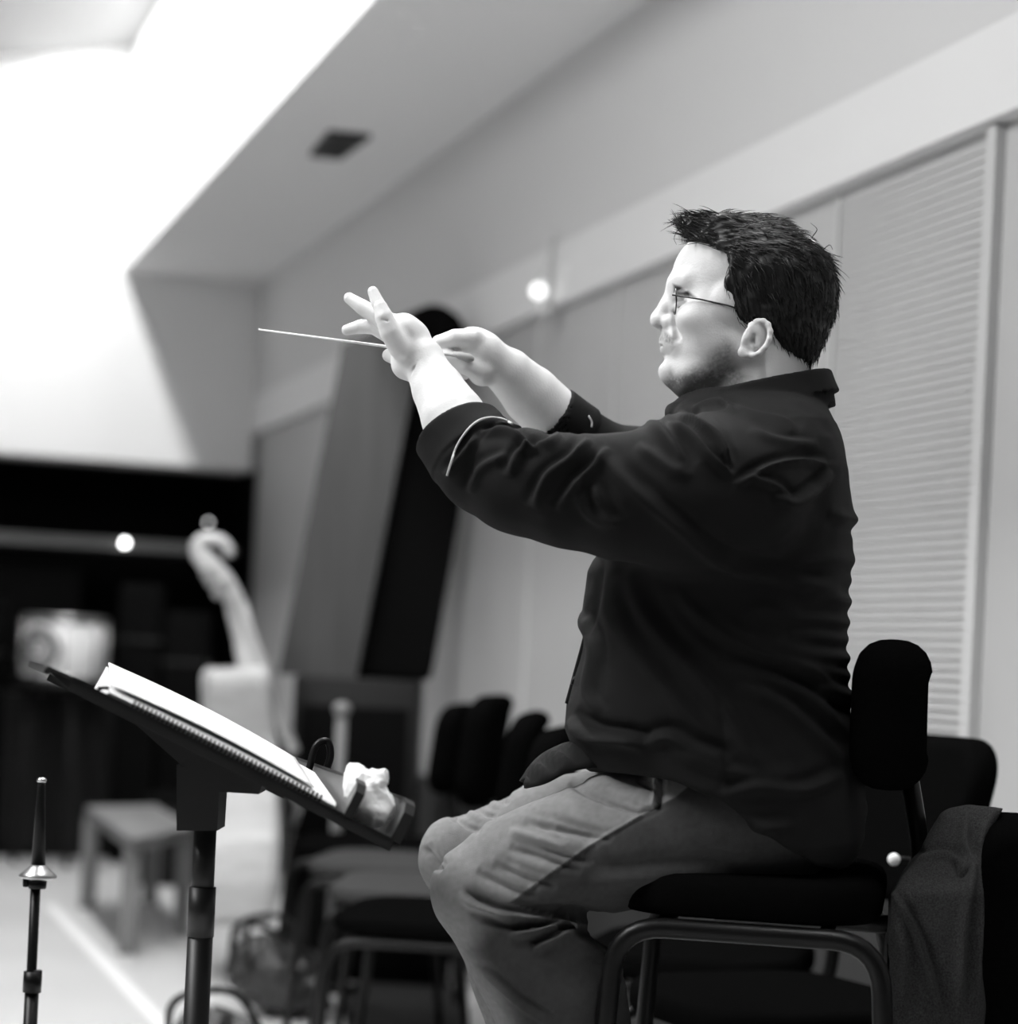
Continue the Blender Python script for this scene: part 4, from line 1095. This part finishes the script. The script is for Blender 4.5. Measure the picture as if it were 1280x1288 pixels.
# ------------------------------------------------------------------ tall leaning case, dark boxes
Yk = 6.58
zc = at(450, 853, 6.50).z
zc = (at(370, 853, 6.56).z + at(527, 853, 6.56).z)/2 + .001
cs_ = empty('instrument_case', Vector((at(450,900,Yk).x, Yk+.1, zc)))
def down_to(px, py, px2, py2, Y, z):   # continue an edge down to height z
    a, b = at(px, py, Y), at(px2, py2, Y); k = (a.z-z)/(a.z-b.z); return a + (b-a)*k
l0 = down_to(431,432,350,845,Yk,zc); r0 = down_to(528,440,448,849,Yk,zc)
MB().prism([at(431,432,Yk), at(470,414,Yk), at(520,400,Yk), at(527,445,Yk), r0, l0], (0,.08,0)).build('front_board', mat('case_board', .06, .4, var=.2, vscale=3, stretch=(8,8,.6)), cs_)
r1 = down_to(578,640,541,853,Yk+.08,zc); l1 = down_to(440,450,372,845,Yk+.08,zc)
o = MB().prism([at(x, y, Yk+.08) for x, y in ((450,424),(508,394),(541,380),(560,384),(577,396),(586,414),(584,520),(578,640))] + [r1, l1], (0,.14,0)).build('shell', M_blackm, cs_)
md = o.modifiers.new('b', 'BEVEL'); md.width = .02; md.segments = 3
tag(cs_, 'tall dark instrument case leaning against the side wall', 'case')

def crate(name, px0, px1, pyt, Y, dep, label, cat, m, grp=None, z0=0.0, bev=.01):
    a, b = at(px0, pyt, Y), at(px1, pyt, Y); z1 = (a.z+b.z)/2
    c = Vector(((a.x+b.x)/2, Y+dep/2, z0)); e = empty(name, c)
    MB().box(Vector((c.x, c.y, (z0+z1)/2)), (abs(b.x-a.x), dep, z1-z0), None, bev).build('body', m, e)
    # recessed front with a handle
    MB().box(Vector((c.x, Y-.004, z0 + (z1-z0)*.5)), (abs(b.x-a.x)*.86, .012, (z1-z0)*.8), None, .004).build('front_grille', M_blackm, e)
    MB().tube(round_path([Vector((c.x-.07,c.y,z1-.002)), Vector((c.x-.06,c.y,z1+.03)), Vector((c.x+.06,c.y,z1+.03)), Vector((c.x+.07,c.y,z1-.002))], .02), .007, 8).build('handle', M_black, e)
    return tag(e, label, cat, grp)
M_box = mat('dark_vinyl', .007, .55, spec=.25)
crate('storage_trunk', 395, 570, 1066, 6.20, .28, 'low black storage trunk behind the legs of the stacking chairs', 'trunk', M_blackm)  # added box that darkens the floor gap behind the chair legs
crate('equipment_cabinet', 370, 527, 853, 6.56, .40, 'black cabinet that the tall leaning case stands on', 'cabinet', M_box)
# grey post in front of the amplifier
gp = empty('short_stand', Vector((at(430,900,6.03).x, 6.03, 0)))
p0 = at(430, 892, 6.03); MB().tube([p0, Vector((p0.x, 6.03, .02))], .016, 12).build('post', mat('grey_tube', .16, .5), gp)
MB().ball(p0, .026, 16, (1,1,.8)).build('post_cap', mat('grey_tube_cap', .2, .5), gp)
MB().lathe(Vector((p0.x,6.03,0)), [(.0001,0),(.09,0),(.09,.01),(.02,.03),(.0001,.03)], 24).build('base', M_black, gp)
tag(gp, 'short grey post with a rounded cap in front of the amplifier', 'stand')

# back alcove: shelf, cabinets, drum, small glowing balls
sh = MB().hexa([R(.02,.05,1.385), R(-.45,.05,1.385), R(-.45,4,1.385), R(.02,4,1.385), R(.02,.05,1.43), R(-.45,.05,1.43), R(-.45,4,1.43), R(.02,4,1.43)]).build('shelf', mat('shelf_edge', .07, .5))
tag(sh, 'long dark shelf running across the back alcove', 'shelf')
def cab(s, t0, t1, z0, z1, dep, label, m, doors=2):
    e = empty('cabinet', R(s, (t0+t1)/2, z0))
    MB().hexa([R(s,t0,z0), R(s-dep,t0,z0), R(s-dep,t1,z0), R(s,t1,z0), R(s,t0,z1), R(s-dep,t0,z1), R(s-dep,t1,z1), R(s,t1,z1)]).build('carcass', m, e)
    for k in range(doors):
        a = t0 + (t1-t0)*(k+.04)/doors; b = t0 + (t1-t0)*(k+.96)/doors
        d_ = MB().hexa([R(s+.018,a,z0+.04), R(s+.0,a,z0+.04), R(s+.0,b,z0+.04), R(s+.018,b,z0+.04), R(s+.018,a,z1-.03), R(s+.0,a,z1-.03), R(s+.0,b,z1-.03), R(s+.018,b,z1-.03)]).build('door', m, e)
        hp = R(s+.03, a+.05 if k % 2 else b-.05, (z0+z1)/2)
        MB().tube([hp - Vector((0,0,.05)), hp + Vector((0,0,.05))], .006, 8).build('handle', M_chrome if False else M_box, d_)
    return tag(e, label, 'cabinet', 'dark cabinets along the back')
cab(.35, .62, 1.22, 0, .72, .4, 'black cabinet right of the white drum, nearest the double bass', M_box, 2)
cab(.35, 1.24, 2.2, 0, .755, .4, 'black cabinet behind the white drum and its table', M_box, 3)
cab(-.1, .75, 1.15, .73, 1.30, .35, 'upper dark cabinet standing behind the scroll of the double bass', M_blackm, 1)
e = MB().hexa([R(-.42,1.25,1.44), R(-.45,1.25,1.44), R(-.45,3,1.44), R(-.42,3,1.44), R(-.40,1.25,1.74), R(-.43,1.25,1.74), R(-.43,3,1.74), R(-.40,3,1.74)]).build('backboard', mat('grey_board', .05, .6))
tag(e, 'dark grey board standing on the alcove shelf at the far left', 'board')

def ray_s(px, py, s):   # where a pixel meets the plane s = const
    d = at(px, py, 1.0); d = Vector((d.x, 1.0, d.z-EYE)); n = Vector((WD[0], WD[1], 0)); p0 = R(s, 0, 0)
    k = n.dot(p0)/n.dot(d); return Vector((d.x*k, k, EYE + d.z*k))
M_glow = mat('pilot_light', .9, .4, emit=14.0); M_glow2 = mat('pilot_light_dim', .9, .4, emit=2.5)  # emissive balls, one bright and one dim
for (px, py, m, lab) in ((157, 683, M_glow, 'bright round lamp glowing on the edge of the alcove shelf'), (262, 657, M_glow2, 'small dim round lamp above the double bass scroll')):
    c = ray_s(px, py, .06); e = empty('round_lamp', c)
    MB().ball(c, .012 if px < 200 else .009, 14).build('globe', m, e); MB().ball(c + Vector((.0, .02, 0)), .010, 10).build('socket', M_black, e)
    tag(e, lab, 'lamp', 'round lamps in the alcove')

# drum
dc = ray_s(79, 857, .62); sc_ = F/dc.y; rad = 52/sc_; hgt = 84/sc_
dr = empty('drum', dc); zb = dc.z
tb = empty('small_table', Vector((dc.x, dc.y, 0)))
MB().lathe(Vector((dc.x,dc.y,zb-.022)), [(.0001,0),(rad+.04,0),(rad+.04,.02),(.0001,.02)], 32).build('table_top', M_box, tb)
for k in range(4):
    a = k*math.pi/2+.5; MB().tube([Vector((dc.x+rad*.8*math.cos(a), dc.y+rad*.8*math.sin(a), zb-.02)), Vector((dc.x+rad*math.cos(a), dc.y+rad*math.sin(a), 0))], .012, 8).build('leg', M_box, tb)
tag(tb, 'dark round table beneath the white drum', 'table')
MB().lathe(dc, [(rad*.93,.0),(rad,.01),(rad,hgt*.86),(rad*.98,hgt*.88)], 40).build('shell', mat('white_drum_shell', .92, .35), dr)
MB().lathe(dc, [(rad*.9,.0),(rad*1.03,.0),(rad*1.03,.02),(rad*.98,.022)], 40).build('hoop', M_chrome, dr)
MB().lathe(dc + Vector((0,0,hgt*.86)), [(rad*.9,.0),(rad*1.03,.0),(rad*1.03,.028),(rad*.98,.034),(.001,.03)], 40).build('hoop', mat('worn_steel', .30, .35, metal=.9), dr)
for k in range(8):
    a = 2*math.pi*k/8+.2; p = dc + Vector((math.cos(a)*(rad+.006), math.sin(a)*(rad+.006), 0))
    MB().tube([p + Vector((0,0,.01)), p + Vector((0,0,hgt*.9))], .005, 6).build('tension_rod', M_chrome, dr)
def on_drum(ax_, z, lift=.003): a = -math.pi/2 - .45 + ax_/rad; return Vector((dc.x + math.cos(a)*(rad+lift), dc.y + math.sin(a)*(rad+lift), dc.z + z))
M_emb = mat('emblem_grey', .06, .6); mb = MB(); z0 = hgt*.46
for r_, th in ((.088, .010), (.056, .008)): mb.tube([on_drum(r_*math.cos(t), z0 + r_*math.sin(t)) for t in [k*2*math.pi/36 for k in range(36)]], th, 6, closed=True)
for k in range(18):
    t = k*2*math.pi/18; mb.tube([on_drum(.066*math.cos(t), z0+.066*math.sin(t)), on_drum(.084*math.cos(t+.12), z0+.084*math.sin(t+.12))], .004, 5)
for pts in (((-.03,-.02),(-.012,.035),(.0,-.01),(.014,.035),(.03,-.02)), ((-.02,-.03),(.02,-.03))): mb.tube([on_drum(x, z0+z) for x, z in pts], .005, 6)
mb.build('emblem', M_emb, dr)
tag(dr, 'white drum with a round grey emblem and metal hoops', 'drum')

# dark equipment in the alcove, one thing each
for i, (px0, px1, pyt, s, dep, lab, cat) in enumerate(((-130, 0, 752, .62, .2, 'dark box with a lighter top edge left of the white drum', 'box'), (150, 205, 735, .60, .14, 'squat black case between drum and double bass', 'case'), (206, 262, 770, .66, .16, 'smaller black case close beside the double bass', 'case'))):
    a, b = ray_s(px0, pyt, s), ray_s(px1, pyt, s); c = (a+b)/2
    e = empty('equipment_case', Vector((c.x, c.y, 0)))
    MB().box(Vector((c.x, c.y+dep/2, c.z/2)), ((b-a).length, dep, c.z), None, .02).build('body', M_blackm, e)
    MB().box(Vector((c.x, c.y+dep/2, c.z*.8)), ((b-a).length+.01, dep+.01, .02), None, .004).build('edge_strip', M_box, e)
    tag(e, lab, cat, 'black cases in the alcove')

# low bench
bc = [at(108,1014,8.5), at(196,1010,8.9), at(243,1042,7.9), at(166,1056,7.3)]
M_bench = mat('grey_bench_wood', .18, .5, var=.2, vscale=6)
be = empty('low_bench', Vector((sum(p.x for p in bc)/4, sum(p.y for p in bc)/4, 0)))
zt = .36
bc = [Vector((p.x, p.y, zt)) for p in [on_plane_z(x, y, zt) for x, y in ((108,1014),(196,1012),(243,1040),(166,1056))]]
ctr = sum(bc, Vector())/4; be.location = Vector((ctr.x, ctr.y, 0)); be.matrix_world = Matrix.Translation(be.location)
MB().hexa([p - Vector((0,0,.04)) for p in bc] + bc).build('bench_top', M_bench, be)
for p in bc:
    c = p.lerp(ctr, .12); MB().box(Vector((c.x, c.y, (zt-.04)/2)), (.05,.05,zt-.04)).build('leg', M_bench, be)
tag(be, 'low grey wooden bench on the floor left of the double bass', 'bench')
a = on_plane_z(215, 1120, 0)
e = empty('dark_crate', a); mb = MB(); mb.box(a + Vector((.02,.35,.16)), (.34,.4,.32), None, .01); mb.build('body', M_box, e)
MB().box(a + Vector((.02,.35,.335)), (.36,.42,.03), None, .005).build('lid', M_blackm, e); tag(e, 'dark crate tucked between the low bench and the double bass', 'crate')

# bags on the floor
def bag(c, R3, Y, seed, name, label, straps):
    f0 = q(c[0], c[1], (Y-Y0)/US); s_ = R3
    f = Field(f0 - np.array([s_*1.5]*3), f0 + np.array([s_*1.5]*3), s_/22)
    f.ell(f0 + (0, 0, 0), (s_*.95, s_*.62, s_*.6), 20, ang=.25); f.ell(f0 + (-s_*.4, -s_*.35, 0), (s_*.5, s_*.4, s_*.4), 30); f.ell(f0 + (s_*.45, s_*.2, 0), (s_*.55, s_*.4, s_*.5), 30)
    V, Q = f.mesh(); N = normals(V, Q); V = V + N*((0.4-np.abs(vnoise(V, s_*.35, seed)))*s_*.22 + vnoise(V, s_*.14, seed+1)*s_*.04)[:, None]
    o = field_obj('body', V, Q, mat(name+'_nylon', .03, .38, bump=.3, bscale=80)); W2 = to_world(V); mn = W2.min(0)
    o.data.transform(Matrix.Translation((0, 0, .0015 - mn[2]))); ctr = W2.mean(0)
    e = empty(name, Vector((ctr[0], ctr[1], 0))); o.parent = e; o.matrix_parent_inverse = e.matrix_world.inverted()
    mx = W2.max(0)[2]-mn[2]
    for k in range(straps):
        mb = MB(); cx, cy = ctr[0], ctr[1]-s_*US*.3
        mb.tube(smooth_path([(cx-.12+.05*k, cy-.05, mx*.6), (cx-.10+.03*k, cy-.10, mx*1.15), (cx+.02, cy-.1, mx*1.25-.05*k), (cx+.10, cy-.12, mx*.7), (cx+.15, cy-.14, mx*.25)], 6), .008, 8, flat=.35); mb.build('strap', M_black, e)
    return tag(e, label, 'bag')
bag((352, 1222), 135, 5.55, 51, 'backpack', 'dark shiny backpack slumped on the floor under the chairs', 2)
bag((290, 1288), 120, 4.5, 61, 'shoulder_bag', 'black shoulder bag on the floor beside the post of the music stand', 1)

# dark mat added as painted floor shade under the row of chairs
c = [on_plane_z(x, y, 0) for x, y in ((430,1240),(555,1215),(660,1440),(450,1440))]
o = MB().hexa([p + Vector((0,0,.0002)) for p in c] + [p + Vector((0,0,.0012)) for p in c]).build('rubber_mat', mat('black_rubber', .006, .8))
tag(o, 'black rubber mat on the floor beneath the row of stacking chairs', 'mat')
